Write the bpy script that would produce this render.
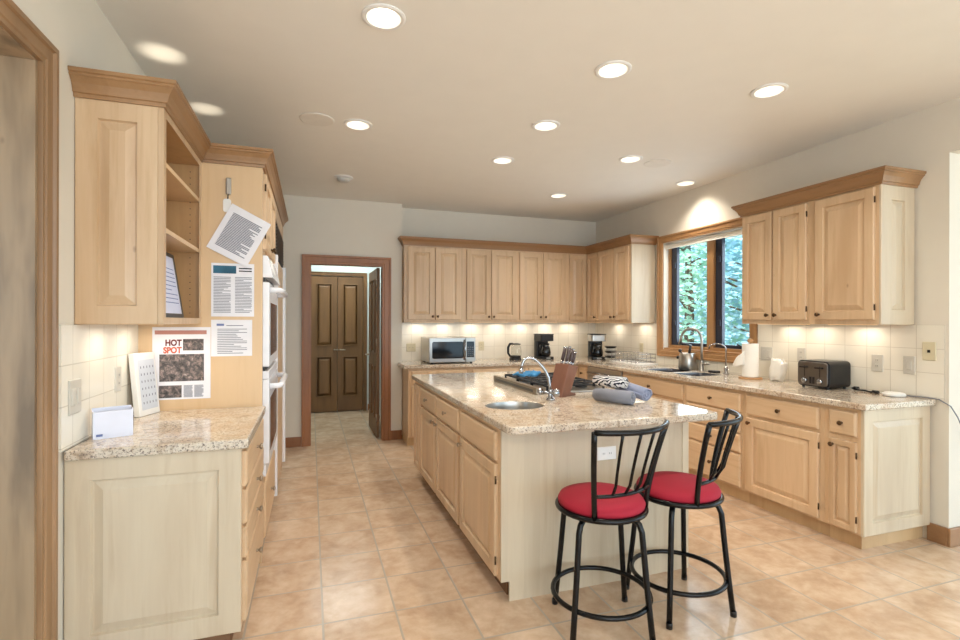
import bpy, bmesh, math, random
from mathutils import Vector, Matrix
random.seed(7)
S = bpy.context.scene
COL = S.collection
for o in list(bpy.data.objects):
    bpy.data.objects.remove(o)
PI = math.pi

# ------------------------------------------------------------------ camera, world, light, exposure
cd = bpy.data.cameras.new('camera')
cam = bpy.data.objects.new('camera', cd)
COL.objects.link(cam)
cd.sensor_width = 36.0
cd.lens = 502.13 / 960 * 36.0
cd.clip_start = 0.02
TH = 0.325
cam.matrix_world = Matrix.Translation((0, 0, 1.4101)) @ Matrix.Rotation(-TH, 4, 'Z') @ Matrix.Rotation(PI / 2, 4, 'X') @ Matrix.Rotation(0.0024, 4, 'Z')
cd.shift_y = 0.95 / 960
S.camera = cam

S.view_settings.view_transform = 'Standard'
S.view_settings.look = 'None'
S.view_settings.gamma = 1.0
S.view_settings.use_curve_mapping = False
S.view_settings.exposure = 0.03

W = bpy.data.worlds.new('sky')
S.world = W
W.use_nodes = True
bg = W.node_tree.nodes['Background']
bg.inputs['Color'].default_value = (0.58, 0.82, 1.0, 1)
bg.inputs['Strength'].default_value = 2.5


def lamp(name, kind, loc, energy, color=(1, 1, 1), rot=(0, 0, 0), size=None, size_y=None, spot=None, blend=0.5, radius=None):
    d = bpy.data.lights.new(name, kind)
    d.energy = energy
    d.color = color
    if kind == 'AREA':
        d.shape = 'RECTANGLE' if size_y else 'SQUARE'
        d.size = size
        if size_y:
            d.size_y = size_y
    if kind == 'SPOT':
        d.spot_size = spot
        d.spot_blend = blend
    if radius is not None and kind in ('SPOT', 'POINT'):
        d.shadow_soft_size = radius
    o = bpy.data.objects.new(name, d)
    o.location = loc
    o.rotation_euler = rot
    COL.objects.link(o)
    return o


DAY = (0.86, 0.93, 1.0)
WARM = (1.0, 0.92, 0.80)
# daylight through the great-room windows behind the camera and the dining nook on the right
sun = lamp('sun', 'SUN', (0, -8, 12), 12.0, (1.0, 0.96, 0.9))
sun.rotation_euler = Vector((0.25, 0.55, -0.85)).to_track_quat('-Z', 'Y').to_euler()
lamp('daylight_rear_windows', 'AREA', (1.2, -3.0, 1.5), 92, DAY, (PI / 2, 0, 0), 4.6, 2.2)
lamp('daylight_nook_windows', 'AREA', (6.3, -0.2, 1.4), 32, DAY, (0, PI / 2, 0), 2.2, 3.6)
lamp('daylight_kitchen_window', 'AREA', (3.99, 4.16, 1.70), 22, DAY, (0, PI / 2, 0), 1.0, 1.1)
lamp('added_ceiling_fill', 'AREA', (0.6, -1.2, 1.9), 50, (0.97, 0.98, 1.0), (PI, 0, 0), 1.6)  # added uplight, out of view, only to brighten the ceiling
lamp('cabinet_top_lamp', 'SPOT', (-0.74, 3.02, 2.40), 6.5, (1.0, 0.90, 0.72), (PI, 0, 0), spot=math.radians(36), blend=1.0, radius=0.02)
lamp('cabinet_top_lamp', 'SPOT', (-0.66, 3.72, 2.40), 5.0, (1.0, 0.90, 0.72), (PI, 0, 0), spot=math.radians(36), blend=1.0, radius=0.02)
lamp('added_hall_fill', 'AREA', (0.45, 7.2, 2.7), 27, (0.90, 1.0, 0.98), (0, 0, 0), 0.8)  # added fill standing in for hall daylight, no fixture there
CAN_POS = [(0.314, 2.325), (1.582, 2.40), (2.615, 2.313), (1.583, 3.239), (1.573, 4.06), (2.596, 3.668), (2.60, 4.997), (0.314, 3.658), (3.573, 4.13)]
CAN_W = 31
UC_W = 0.66

# ------------------------------------------------------------------ materials
def lin(c):
    r = []
    for v in c:
        v /= 255.0
        r.append(v / 12.92 if v <= 0.04045 else ((v + 0.055) / 1.055) ** 2.4)
    return (r[0], r[1], r[2], 1.0)


class NT:
    def __init__(self, name):
        self.m = bpy.data.materials.new(name)
        self.m.use_nodes = True
        self.t = self.m.node_tree
        self.b = self.t.nodes['Principled BSDF']

    def n(self, typ, **kw):
        x = self.t.nodes.new(typ)
        for k, v in kw.items():
            setattr(x, k, v)
        return x

    def l(self, a, b):
        self.t.links.new(a, b)

    def ramp(self, fac, stops):
        r = self.n('ShaderNodeValToRGB')
        e = r.color_ramp.elements
        while len(e) < len(stops):
            e.new(0.5)
        for i, (p, c) in enumerate(stops):
            e[i].position = p
            e[i].color = c
        self.l(fac, r.inputs['Fac'])
        return r.outputs['Color']

    def mix(self, fac, a, b, typ='MIX'):
        x = self.n('ShaderNodeMix', data_type='RGBA', blend_type=typ)
        if isinstance(fac, (int, float)):
            x.inputs['Factor'].default_value = fac
        else:
            self.l(fac, x.inputs['Factor'])
        for s, v in ((6, a), (7, b)):
            if isinstance(v, tuple):
                x.inputs[s].default_value = v
            else:
                self.l(v, x.inputs[s])
        return x.outputs[2]

    def bump(self, h, strength=0.2, dist=0.01):
        x = self.n('ShaderNodeBump')
        x.inputs['Strength'].default_value = strength
        x.inputs['Distance'].default_value = dist
        self.l(h, x.inputs['Height'])
        self.l(x.outputs['Normal'], self.b.inputs['Normal'])

    def coords(self, scale=(1, 1, 1), loc=(0, 0, 0), rand=False):
        tc = self.n('ShaderNodeTexCoord')
        mp = self.n('ShaderNodeMapping')
        mp.inputs['Scale'].default_value = scale
        mp.inputs['Location'].default_value = loc
        self.l(tc.outputs['Object'], mp.inputs['Vector'])
        if rand:
            oi = self.n('ShaderNodeObjectInfo')
            ad = self.n('ShaderNodeVectorMath', operation='MULTIPLY_ADD')
            ad.inputs[1].default_value = (13.0, 17.0, 9.0)
            self.l(oi.outputs['Random'], ad.inputs[0])
            self.l(mp.outputs['Vector'], ad.inputs[2])
            return ad.outputs['Vector']
        return mp.outputs['Vector']

    def noise(self, vec, scale, detail=3, rough=0.5, dist=0.0):
        x = self.n('ShaderNodeTexNoise')
        x.inputs['Scale'].default_value = scale
        x.inputs['Detail'].default_value = detail
        x.inputs['Roughness'].default_value = rough
        x.inputs['Distortion'].default_value = dist
        self.l(vec, x.inputs['Vector'])
        return x.outputs['Fac']


def plain(name, c, rough=0.5, metal=0.0, spec=0.5, emit=None, noise=0.0, trans=0.0, coat=0.0):
    k = NT(name)
    k.b.inputs['Base Color'].default_value = lin(c)
    k.b.inputs['Roughness'].default_value = rough
    k.b.inputs['Metallic'].default_value = metal
    k.b.inputs['Specular IOR Level'].default_value = spec
    k.b.inputs['Coat Weight'].default_value = coat
    if trans:
        k.b.inputs['Transmission Weight'].default_value = trans
    if emit:
        k.b.inputs['Emission Color'].default_value = lin(c)
        k.b.inputs['Emission Strength'].default_value = emit
    v = k.coords()
    f = k.noise(v, 14.0 if not noise else 6.0, 4)
    a = noise or 0.03
    lo = tuple(x * (1 - a) for x in lin(c)[:3]) + (1,)
    hi = tuple(min(1, x * (1 + a)) for x in lin(c)[:3]) + (1,)
    k.l(k.ramp(f, [(0.3, lo), (0.7, hi)]), k.b.inputs['Base Color'])
    return k.m


def wood(name, light, mid, dark, rough=0.38, horiz=None, knots=True, streak=1.0, boards=0.0, bs=1.0):
    k = NT(name)
    sc = {None: (9, 9, 0.7), 'X': (0.7, 9, 9), 'Y': (9, 0.7, 9)}[horiz]
    v = k.coords(sc, rand=True)
    f1 = k.noise(v, 1.6, 5, 0.6, 0.6)
    v2 = k.coords(tuple((x * 0.3 + 0.3) * bs for x in sc), rand=True)
    f2 = k.noise(v2, 1.3, 3, 0.5, 0.3)
    base = k.ramp(f1, [(0.25, lin(mid)), (0.5, lin(light)), (0.8, lin(tuple(a * 0.5 + b * 0.5 for a, b in zip(light, mid))))])
    blot = k.ramp(f2, [(0.34, (1, 1, 1, 1)), (0.50 if streak < 1 else 0.56, (0, 0, 0, 1))])
    sc_ = k.n('ShaderNodeMath', operation='MULTIPLY')
    sc_.inputs[1].default_value = 0.45 * streak
    k.l(blot, sc_.inputs[0])
    col = k.mix(sc_.outputs[0], base, lin(dark))
    if knots:
        v3 = k.coords((3, 3, 1.6) if horiz is None else (2, 2, 2), rand=True)
        vo = k.n('ShaderNodeTexVoronoi')
        vo.inputs['Scale'].default_value = 1.7
        k.l(v3, vo.inputs['Vector'])
        kn = k.ramp(vo.outputs['Distance'], [(0.012, (0.55, 0.55, 0.55, 1)), (0.05, (0, 0, 0, 1))])
        col = k.mix(kn, col, lin(tuple(x * 0.72 for x in dark)))
    if boards:
        tc = k.n('ShaderNodeTexCoord')
        dt = k.n('ShaderNodeVectorMath', operation='DOT_PRODUCT')
        dt.inputs[1].default_value = (11.3, 11.3, 0.0)
        k.l(tc.outputs['Object'], dt.inputs[0])
        fl = k.n('ShaderNodeMath', operation='FLOOR')
        k.l(dt.outputs['Value'], fl.inputs[0])
        wn = k.n('ShaderNodeTexWhiteNoise', noise_dimensions='1D')
        k.l(fl.outputs[0], wn.inputs['W'])
        m2 = k.n('ShaderNodeMapRange')
        m2.inputs['To Min'].default_value = 1 - boards
        m2.inputs['To Max'].default_value = 1 + boards
        k.l(wn.outputs['Value'], m2.inputs['Value'])
        h2 = k.n('ShaderNodeHueSaturation')
        k.l(m2.outputs['Result'], h2.inputs['Value'])
        k.l(col, h2.inputs['Color'])
        col = h2.outputs['Color']
    oi = k.n('ShaderNodeObjectInfo')
    hv = k.n('ShaderNodeHueSaturation')
    mr = k.n('ShaderNodeMapRange')
    mr.inputs['To Min'].default_value = 0.93
    mr.inputs['To Max'].default_value = 1.06
    k.l(oi.outputs['Random'], mr.inputs['Value'])
    k.l(mr.outputs['Result'], hv.inputs['Value'])
    k.l(col, hv.inputs['Color'])
    k.l(hv.outputs['Color'], k.b.inputs['Base Color'])
    k.b.inputs['Roughness'].default_value = rough
    return k.m


def grid_tile(name, axes, size, off, c1, c2, grout, mortar, rough, mottle=None, bump=0.3):
    k = NT(name)
    tc = k.n('ShaderNodeTexCoord')
    sp = k.n('ShaderNodeSeparateXYZ')
    k.l(tc.outputs['Object'], sp.inputs[0])
    cb = k.n('ShaderNodeCombineXYZ')
    for i in range(2):
        m = k.n('ShaderNodeMath', operation='ADD')
        m.inputs[1].default_value = -off[i] + 200 * size
        k.l(sp.outputs['XYZ'.index(axes[i])], m.inputs[0])
        k.l(m.outputs[0], cb.inputs[i])
    br = k.n('ShaderNodeTexBrick', offset=0.0, squash=1.0)
    br.inputs['Scale'].default_value = 1.0
    br.inputs['Brick Width'].default_value = size
    br.inputs['Row Height'].default_value = size
    br.inputs['Mortar Size'].default_value = mortar
    br.inputs['Mortar Smooth'].default_value = 0.3
    br.inputs['Color1'].default_value = lin(c1)
    br.inputs['Color2'].default_value = lin(c2)
    br.inputs['Mortar'].default_value = lin(grout)
    k.l(cb.outputs[0], br.inputs['Vector'])
    col = br.outputs['Color']
    if mottle:
        v = k.coords()
        # clouds differ from tile to tile
        wn = k.n('ShaderNodeVectorMath', operation='MULTIPLY_ADD')
        wn.inputs[1].default_value = (3, 3, 3)
        k.l(br.outputs['Color'], wn.inputs[0])
        k.l(v, wn.inputs[2])
        f = k.noise(wn.outputs[0], 5.5, 5, 0.62, 0.3)
        f2 = k.noise(wn.outputs[0], 22.0, 4, 0.6)
        cl = k.ramp(f, [(0.28, lin(mottle[0])), (0.47, lin(mottle[1])), (0.62, lin(mottle[2])), (0.8, lin(mottle[3]))])
        cl = k.mix(0.22, cl, k.ramp(f2, [(0.3, lin(mottle[0])), (0.7, lin(mottle[3]))]))
        cl = k.mix(0.30, cl, br.outputs['Color'])
        col = k.mix(br.outputs['Fac'], cl, lin(grout))
    k.l(col, k.b.inputs['Base Color'])
    k.b.inputs['Roughness'].default_value = rough
    inv = k.n('ShaderNodeMath', operation='SUBTRACT')
    inv.inputs[0].default_value = 1.0
    k.l(br.outputs['Fac'], inv.inputs[1])
    k.bump(inv.outputs[0], bump, 0.004)
    return k.m


def granite_mat():
    k = NT('granite')
    v = k.coords()
    f = k.noise(v, 12.0, 7, 0.7, 0.9)
    base = k.ramp(f, [(0.30, lin((138, 118, 102))), (0.42, lin((196, 178, 156))), (0.53, lin((216, 205, 188))), (0.66, lin((178, 158, 138)))])
    f2 = k.noise(v, 105.0, 4, 0.75)
    sp = k.ramp(f2, [(0.39, (1, 1, 1, 1)), (0.47, (0, 0, 0, 1))])
    c = k.mix(sp, base, lin((112, 98, 92)))
    f3 = k.noise(v, 70.0, 4, 0.7)
    sp3 = k.ramp(f3, [(0.62, (0, 0, 0, 1)), (0.74, (0.6, 0.6, 0.6, 1))])
    c = k.mix(sp3, c, lin((232, 228, 222)))
    vo = k.n('ShaderNodeTexVoronoi')
    vo.inputs['Scale'].default_value = 150
    k.l(v, vo.inputs['Vector'])
    d = k.ramp(vo.outputs['Color'], [(0.90, (0, 0, 0, 1)), (0.96, (0.7, 0.7, 0.7, 1))])
    c = k.mix(d, c, lin((92, 84, 84)))
    f4 = k.noise(v, 4.0, 3, 0.6)
    c = k.mix(k.ramp(f4, [(0.5, (0, 0, 0, 1)), (0.75, (0.5, 0.5, 0.5, 1))]), c, lin((178, 140, 104)))
    k.l(c, k.b.inputs['Base Color'])
    k.b.inputs['Roughness'].default_value = 0.13
    k.b.inputs['Coat Weight'].default_value = 0.2
    return k.m


M = {}
M['maple'] = wood('maple', (212, 182, 147), (194, 160, 122), (172, 132, 94), streak=0.7, boards=0.035)
M['maple_h'] = wood('maple_drawer', (212, 182, 147), (194, 160, 122), (172, 132, 94), horiz='Y', knots=False, streak=0.5)
M['maple_daylit'] = wood('maple_daylit', (206, 190, 165), (192, 172, 145), (166, 140, 112), streak=0.6, boards=0.035)  # same maple, daylight on the room-facing panels painted in as a paler tone
M['maple_side'] = wood('maple_side_panel', (216, 184, 144), (208, 174, 132), (192, 152, 110), streak=0.35, knots=False)
M['crown'] = wood('crown_wood', (162, 124, 86), (148, 110, 72), (118, 84, 52), horiz='Y', knots=False)
M['crown_x'] = wood('crown_wood_cross', (152, 112, 74), (138, 98, 62), (118, 84, 52), horiz='X', knots=False)
M['alder'] = wood('alder_trim', (156, 122, 88), (138, 106, 74), (104, 76, 50))
M['alder_jamb'] = wood('alder_jamb_board', (164, 138, 108), (146, 120, 92), (92, 74, 56), streak=1.5, bs=2.6)
M['window_wood'] = wood('window_wood', (180, 136, 90), (164, 120, 76), (134, 94, 58), knots=False)
M['door_trim'] = wood('door_trim_wood', (160, 106, 66), (142, 92, 56), (106, 68, 42), knots=False)
M['dark_door'] = wood('dark_door_wood', (120, 84, 46), (102, 70, 36), (74, 48, 24), rough=0.55)
M['base_board'] = wood('baseboard_wood', (160, 120, 84), (146, 106, 72), (116, 82, 54), horiz='X', knots=False)
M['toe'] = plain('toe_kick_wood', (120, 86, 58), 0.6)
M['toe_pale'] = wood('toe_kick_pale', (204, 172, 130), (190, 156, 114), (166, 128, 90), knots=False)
M['shelf_in'] = wood('shelf_interior_wood', (200, 160, 112), (188, 146, 98), (160, 116, 74), knots=False)
M['wall'] = plain('wall_paint', (220, 212, 198), 0.85, noise=0.012)
M['wall_white'] = plain('wall_white_paint', (236, 236, 230), 0.85, noise=0.012)
M['wall_hall'] = plain('hall_paint', (206, 216, 214), 0.85, noise=0.012)
M['ceiling'] = plain('ceiling_paint', (234, 230, 222), 0.9, noise=0.01)
M['floor'] = grid_tile('floor_tile', 'XY', 0.337, (0.0566, 2.4436), (222, 196, 168), (196, 164, 134), (178, 166, 150), 0.0055, 0.20,
                       mottle=((158, 124, 96), (194, 163, 134), (216, 189, 162), (232, 214, 192)))
M['splash_x'] = grid_tile('splash_tile_back', 'XZ', 0.156, (1.03, 0.924), (236, 228, 212), (230, 222, 205), (206, 196, 178), 0.0022, 0.22, bump=0.25)
M['splash_y'] = grid_tile('splash_tile_side', 'YZ', 0.156, (2.07, 0.924), (236, 230, 216), (230, 224, 209), (206, 198, 182), 0.0022, 0.22, bump=0.25)
M['granite'] = granite_mat()
M['steel'] = plain('brushed_steel', (176, 172, 166), 0.28, 1.0)
M['steel_dark'] = plain('dark_steel', (96, 92, 90), 0.3, 1.0)
M['chrome'] = plain('chrome', (172, 173, 176), 0.12, 1.0)
M['black_metal'] = plain('black_metal', (7, 7, 9), 0.25, 0.0, 0.3)
M['black'] = plain('black_plastic', (20, 20, 22), 0.35)
M['black_matte'] = plain('black_iron', (24, 26, 32), 0.55)
M['black_gloss'] = plain('black_glass', (12, 14, 18), 0.08)
M['bronze'] = plain('bronze_knob', (94, 70, 48), 0.35, 0.8)
M['nickel'] = plain('nickel_knob', (168, 156, 140), 0.3, 1.0)
M['white'] = plain('white_enamel', (232, 232, 236), 0.22)
M['white_matte'] = plain('white_plastic', (232, 230, 226), 0.5)
M['almond'] = plain('almond_plate', (206, 196, 166), 0.45)
M['stone_plate'] = plain('stone_plate', (198, 193, 182), 0.5, noise=0.06)
M['paper'] = plain('paper', (232, 230, 234), 0.8)
M['ink'] = plain('ink_grey', (120, 122, 132), 0.8)
M['ink_dark'] = plain('ink_dark', (60, 58, 62), 0.8)
M['ink_red'] = plain('ink_red', (196, 96, 74), 0.8)
M['ink_maroon'] = plain('ink_maroon', (108, 44, 46), 0.8)
M['ink_rose'] = plain('ink_rose', (182, 128, 116), 0.8)
M['ink_teal'] = plain('ink_teal', (54, 104, 128), 0.8, noise=0.4)
M['ink_blue'] = plain('ink_blue', (110, 124, 170), 0.8)
M['red'] = plain('red_fabric', (158, 18, 44), 0.8, noise=0.06)
M['blue_towel'] = plain('grey_blue_towel', (140, 146, 168), 0.95, noise=0.14)
M['grey_towel'] = plain('grey_towel', (128, 130, 140), 0.95, noise=0.14)
M['cloth_blue'] = plain('blue_cloth', (60, 128, 176), 0.8, noise=0.2)
M['cloth_white'] = plain('white_cloth', (232, 228, 220), 0.9, noise=0.05)
M['knife_wood'] = wood('knife_block_wood', (128, 86, 68), (112, 72, 56), (84, 50, 38), knots=False)
M['sash'] = plain('dark_sash', (38, 42, 58), 0.35)
M['blind'] = plain('white_blind', (228, 224, 214), 0.7)
M['sink'] = plain('dark_sink', (34, 38, 50), 0.3, 0.0)
M['hinge'] = plain('hinge_brass', (84, 66, 46), 0.35, 0.8)
M['light_on'] = plain('lamp_glow', (255, 246, 230), 0.5, emit=5.0)
M['baffle'] = plain('baffle_white', (244, 242, 236), 0.35)
M['light_dim'] = plain('lamp_off_glass', (196, 192, 184), 0.4)
M['strip_on'] = plain('light_strip_glow', (255, 226, 180), 0.5, emit=0.3)
M['speaker'] = plain('speaker_grille', (228, 223, 214), 0.9)
M['bark'] = plain('bark', (92, 74, 58), 0.9, noise=0.3)
M['ground'] = plain('outdoor_ground', (120, 126, 92), 0.95, noise=0.2)


def photo_mat():
    k = NT('newspaper_photo')
    v = k.coords((1, 1, 1), rand=True)
    f = k.noise(v, 38, 5, 0.7, 0.5)
    k.l(k.ramp(f, [(0.32, lin((34, 32, 34))), (0.5, lin((96, 90, 88))), (0.62, lin((150, 130, 124))), (0.75, lin((216, 210, 206)))]), k.b.inputs['Base Color'])
    k.b.inputs['Roughness'].default_value = 0.8
    return k.m


M['photo'] = photo_mat()


def zebra():
    k = NT('zebra_towel')
    v = k.coords()
    w = k.n('ShaderNodeTexWave', wave_type='BANDS', bands_direction='DIAGONAL')
    w.inputs['Scale'].default_value = 26
    w.inputs['Distortion'].default_value = 7
    w.inputs['Detail'].default_value = 2
    k.l(v, w.inputs['Vector'])
    k.l(k.ramp(w.outputs['Fac'], [(0.42, lin((30, 34, 50))), (0.52, lin((226, 224, 222)))]), k.b.inputs['Base Color'])
    k.b.inputs['Roughness'].default_value = 0.95
    return k.m


M['zebra'] = zebra()


def glass_mat(name, tint=(255, 255, 255), rough=0.0):
    k = NT(name)
    t = k.t
    tr = k.n('ShaderNodeBsdfTransparent')
    tr.inputs[0].default_value = lin(tint)
    gl = k.n('ShaderNodeBsdfGlossy')
    gl.inputs['Roughness'].default_value = 0.02
    lw = k.n('ShaderNodeLayerWeight')
    lw.inputs['Blend'].default_value = 0.5
    pw = k.n('ShaderNodeMath', operation='POWER')
    pw.inputs[1].default_value = 4.0
    k.l(lw.outputs['Facing'], pw.inputs[0])
    ma = k.n('ShaderNodeMath', operation='MULTIPLY_ADD')
    ma.inputs[1].default_value = 0.55
    ma.inputs[2].default_value = 0.04
    k.l(pw.outputs[0], ma.inputs[0])
    mx = k.n('ShaderNodeMixShader')
    k.l(ma.outputs[0], mx.inputs[0])
    k.l(tr.outputs[0], mx.inputs[1])
    k.l(gl.outputs[0], mx.inputs[2])
    k.l(mx.outputs[0], t.nodes['Material Output'].inputs['Surface'])
    return k.m


M['glass'] = glass_mat('window_glass', (246, 252, 255))
M['jar_glass'] = glass_mat('jug_glass', (244, 244, 242))


def leaf_mat(name, a, b):
    k = NT(name)
    v = k.coords()
    f = k.noise(v, 2.5, 3)
    k.l(k.ramp(f, [(0.3, lin(a)), (0.7, lin(b))]), k.b.inputs['Base Color'])
    k.b.inputs['Roughness'].default_value = 0.5
    trn = k.n('ShaderNodeBsdfTranslucent')
    trn.inputs[0].default_value = lin(b)
    mx = k.n('ShaderNodeMixShader')
    mx.inputs[0].default_value = 0.45
    k.l(k.b.outputs[0], mx.inputs[1])
    k.l(trn.outputs[0], mx.inputs[2])
    k.l(mx.outputs[0], k.t.nodes['Material Output'].inputs['Surface'])
    return k.m


M['leaf1'] = leaf_mat('leaves_green_hazed', (140, 188, 172), (196, 226, 196))  # outdoor haze and glare painted into the leaf colour
M['leaf2'] = leaf_mat('leaves_blue_hazed', (138, 186, 200), (190, 218, 226))  # blue-white cast is haze painted in, not leaf colour

# ------------------------------------------------------------------ mesh helpers
def nb():
    return bmesh.new()


def box(bm, x0, x1, y0, y1, z0, z1):
    vs = [bm.verts.new((x, y, z)) for x in (x0, x1) for y in (y0, y1) for z in (z0, z1)]
    for f in ((0, 1, 3, 2), (4, 6, 7, 5), (0, 4, 5, 1), (2, 3, 7, 6), (0, 2, 6, 4), (1, 5, 7, 3)):
        bm.faces.new([vs[i] for i in f])
    return vs


def frame_of(d):
    d = Vector(d).normalized()
    a = Vector((0, 0, 1)) if abs(d.z) < 0.9 else Vector((1, 0, 0))
    u = d.cross(a).normalized()
    return u, d.cross(u).normalized()


def tube(bm, pts, r, seg=10, closed=False, cap=True):
    pts = [Vector(p) for p in pts]
    n = len(pts)
    rs = r if isinstance(r, (list, tuple)) else [r] * n
    rings = []
    u = None
    for i, p in enumerate(pts):
        if closed:
            d = pts[(i + 1) % n] - pts[i - 1]
        else:
            d = pts[min(i + 1, n - 1)] - pts[max(i - 1, 0)]
        d.normalize()
        if u is None:
            u, w = frame_of(d)
        else:
            u = (u - d * u.dot(d)).normalized()
            w = d.cross(u)
        rings.append([bm.verts.new(p + (u * math.cos(2 * PI * k / seg) + w * math.sin(2 * PI * k / seg)) * rs[i]) for k in range(seg)])
    m = n if closed else n - 1
    for i in range(m):
        a, b = rings[i], rings[(i + 1) % n]
        best = 0
        if closed and i == n - 1:
            best = min(range(seg), key=lambda s: (a[0].co - b[s].co).length)
        for k in range(seg):
            bm.faces.new((a[k], a[(k + 1) % seg], b[(k + 1 + best) % seg], b[(k + best) % seg]))
    if cap and not closed:
        bm.faces.new(rings[0][::-1])
        bm.faces.new(rings[-1])


def cyl(bm, p0, p1, r, seg=16, r2=None):
    tube(bm, [p0, p1], [r, r if r2 is None else r2], seg)


def lathe(bm, prof, c=(0, 0, 0), seg=24, axis=(0, 0, 1), sx=1.0, sy=1.0):
    """prof: list of (radius, height) along axis; closed by caps where radius > 0 at the ends"""
    ax = Vector(axis).normalized()
    if abs(ax.z) > 0.99:
        u, w = Vector((1, 0, 0)), Vector((0, 1, 0))
    else:
        u, w = frame_of(ax)
    c = Vector(c)
    rings = []
    for r, h in prof:
        if r < 1e-6:
            rings.append([bm.verts.new(c + ax * h)])
        else:
            rings.append([bm.verts.new(c + ax * h + u * (r * sx * math.cos(2 * PI * k / seg)) + w * (r * sy * math.sin(2 * PI * k / seg))) for k in range(seg)])
    for a, b in zip(rings, rings[1:]):
        for k in range(seg):
            k2 = (k + 1) % seg
            if len(a) == 1 and len(b) == 1:
                continue
            if len(a) == 1:
                bm.faces.new((a[0], b[k2], b[k]))
            elif len(b) == 1:
                bm.faces.new((a[k], a[k2], b[0]))
            else:
                bm.faces.new((a[k], a[k2], b[k2], b[k]))
    if prof[0] == prof[-1]:
        bmesh.ops.remove_doubles(bm, verts=rings[0] + rings[-1], dist=1e-6)
        return
    if len(rings[0]) > 1:
        bm.faces.new(rings[0][::-1])
    if len(rings[-1]) > 1:
        bm.faces.new(rings[-1])


def sphere(bm, c, r, sx=1, sy=1, sz=1, seg=16, rings=10):
    prof = [(0, -r * sz)] + [(r * math.cos(-PI / 2 + PI * i / rings), r * sz * math.sin(-PI / 2 + PI * i / rings)) for i in range(1, rings)] + [(0, r * sz)]
    lathe(bm, prof, c, seg, (0, 0, 1), sx, sy)


def prism(bm, poly, axis, a0, a1):
    """poly of 2-D points extruded along axis: 'X' -> (y,z), 'Y' -> (x,z), 'Z' -> (x,y)"""
    def P(p, a):
        return {'X': (a, p[0], p[1]), 'Y': (p[0], a, p[1]), 'Z': (p[0], p[1], a)}[axis]
    A = [bm.verts.new(P(p, a0)) for p in poly]
    B = [bm.verts.new(P(p, a1)) for p in poly]
    n = len(poly)
    bm.faces.new(A)
    bm.faces.new(B[::-1])
    for i in range(n):
        bm.faces.new((A[i], A[(i + 1) % n], B[(i + 1) % n], B[i]))


def sweep(bm, path, prof):
    """profile [(out, z)] swept along a 2-D path, out = to the right of travel"""
    P = [Vector((p[0], p[1])) for p in path]
    n = len(P)
    rings = []
    for i in range(n):
        ns = []
        if i > 0:
            d = (P[i] - P[i - 1]).normalized()
            ns.append(Vector((d.y, -d.x)))
        if i < n - 1:
            d = (P[i + 1] - P[i]).normalized()
            ns.append(Vector((d.y, -d.x)))
        m = sum(ns, Vector((0, 0)))
        m = m / m.dot(ns[0]) if len(ns) > 1 else ns[0]
        rings.append([bm.verts.new((P[i].x + m.x * o, P[i].y + m.y * o, z)) for o, z in prof])
    k = len(prof)
    for a, b in zip(rings, rings[1:]):
        for j in range(k):
            bm.faces.new((a[j], a[(j + 1) % k], b[(j + 1) % k], b[j]))
    bm.faces.new(rings[0])
    bm.faces.new(rings[-1][::-1])


def root_of(o):
    while o.parent:
        o = o.parent
    return o


def obj(name, bm, mat, parent=None, bevel=0.0, smooth=False, local=False, at=None, seg=2, label=None, subsurf=0):
    bmesh.ops.recalc_face_normals(bm, faces=bm.faces[:])
    me = bpy.data.meshes.new(name)
    off = Vector((0, 0, 0))
    if parent is not None and not local:
        off = root_of(parent).location.copy()
    elif at is not None:
        off = Vector(at)
    if off.length > 0:
        bmesh.ops.translate(bm, verts=bm.verts[:], vec=-off)
    bm.to_mesh(me)
    bm.free()
    me.materials.append(M[mat] if isinstance(mat, str) else mat)
    o = bpy.data.objects.new(name, me)
    COL.objects.link(o)
    if parent is not None:
        o.parent = parent
    elif at is not None:
        o.location = at
    if smooth:
        for p in me.polygons:
            p.use_smooth = True
    if bevel:
        b = o.modifiers.new('bevel', 'BEVEL')
        b.width = bevel
        b.segments = seg
        b.limit_method = 'ANGLE'
        b.angle_limit = math.radians(40)
    if subsurf:
        s = o.modifiers.new('sub', 'SUBSURF')
        s.levels = s.render_levels = subsurf
    if smooth and bevel:
        pass
    if label:
        o['label'] = label
    return o


def tag(o, label, cat, group=None, kind=None):
    o['label'] = label
    if cat:
        o['category'] = cat
    if group:
        o['group'] = group
    if kind:
        o['kind'] = kind
    return o


def thing(name, loc, label, cat, group=None, rotz=0.0):
    o = bpy.data.objects.new(name, None)
    o.empty_display_size = 0.1
    COL.objects.link(o)
    o.location = loc
    o.rotation_euler = (0, 0, rotz)
    return tag(o, label, cat, group)


def struct(name, bm, mat, label=None, parent=None, bevel=0.0, smooth=False):
    o = obj(name, bm, mat, parent, bevel, smooth)
    if parent is None:
        o['kind'] = 'structure'
        if label:
            o['label'] = label
            o['category'] = name.split('_')[0]
    return o


def FP(face, pos):
    """map (along, height, out) to world for a vertical face"""
    return {'-X': lambda a, z, n: (pos - n, a, z), '+X': lambda a, z, n: (pos + n, a, z),
            '-Y': lambda a, z, n: (a, pos - n, z), '+Y': lambda a, z, n: (a, pos + n, z)}[face]


def rings_panel(bm, F, a0, a1, z0, z1, rings):
    prev = None
    first = None
    for ins, h in rings:
        cur = [bm.verts.new(F(*p)) for p in ((a0 + ins, z0 + ins, h), (a1 - ins, z0 + ins, h), (a1 - ins, z1 - ins, h), (a0 + ins, z1 - ins, h))]
        if prev:
            for i in range(4):
                bm.faces.new((prev[i], prev[(i + 1) % 4], cur[(i + 1) % 4], cur[i]))
        else:
            first = cur
        prev = cur
    bm.faces.new(prev)
    bm.faces.new(first[::-1])


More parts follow.
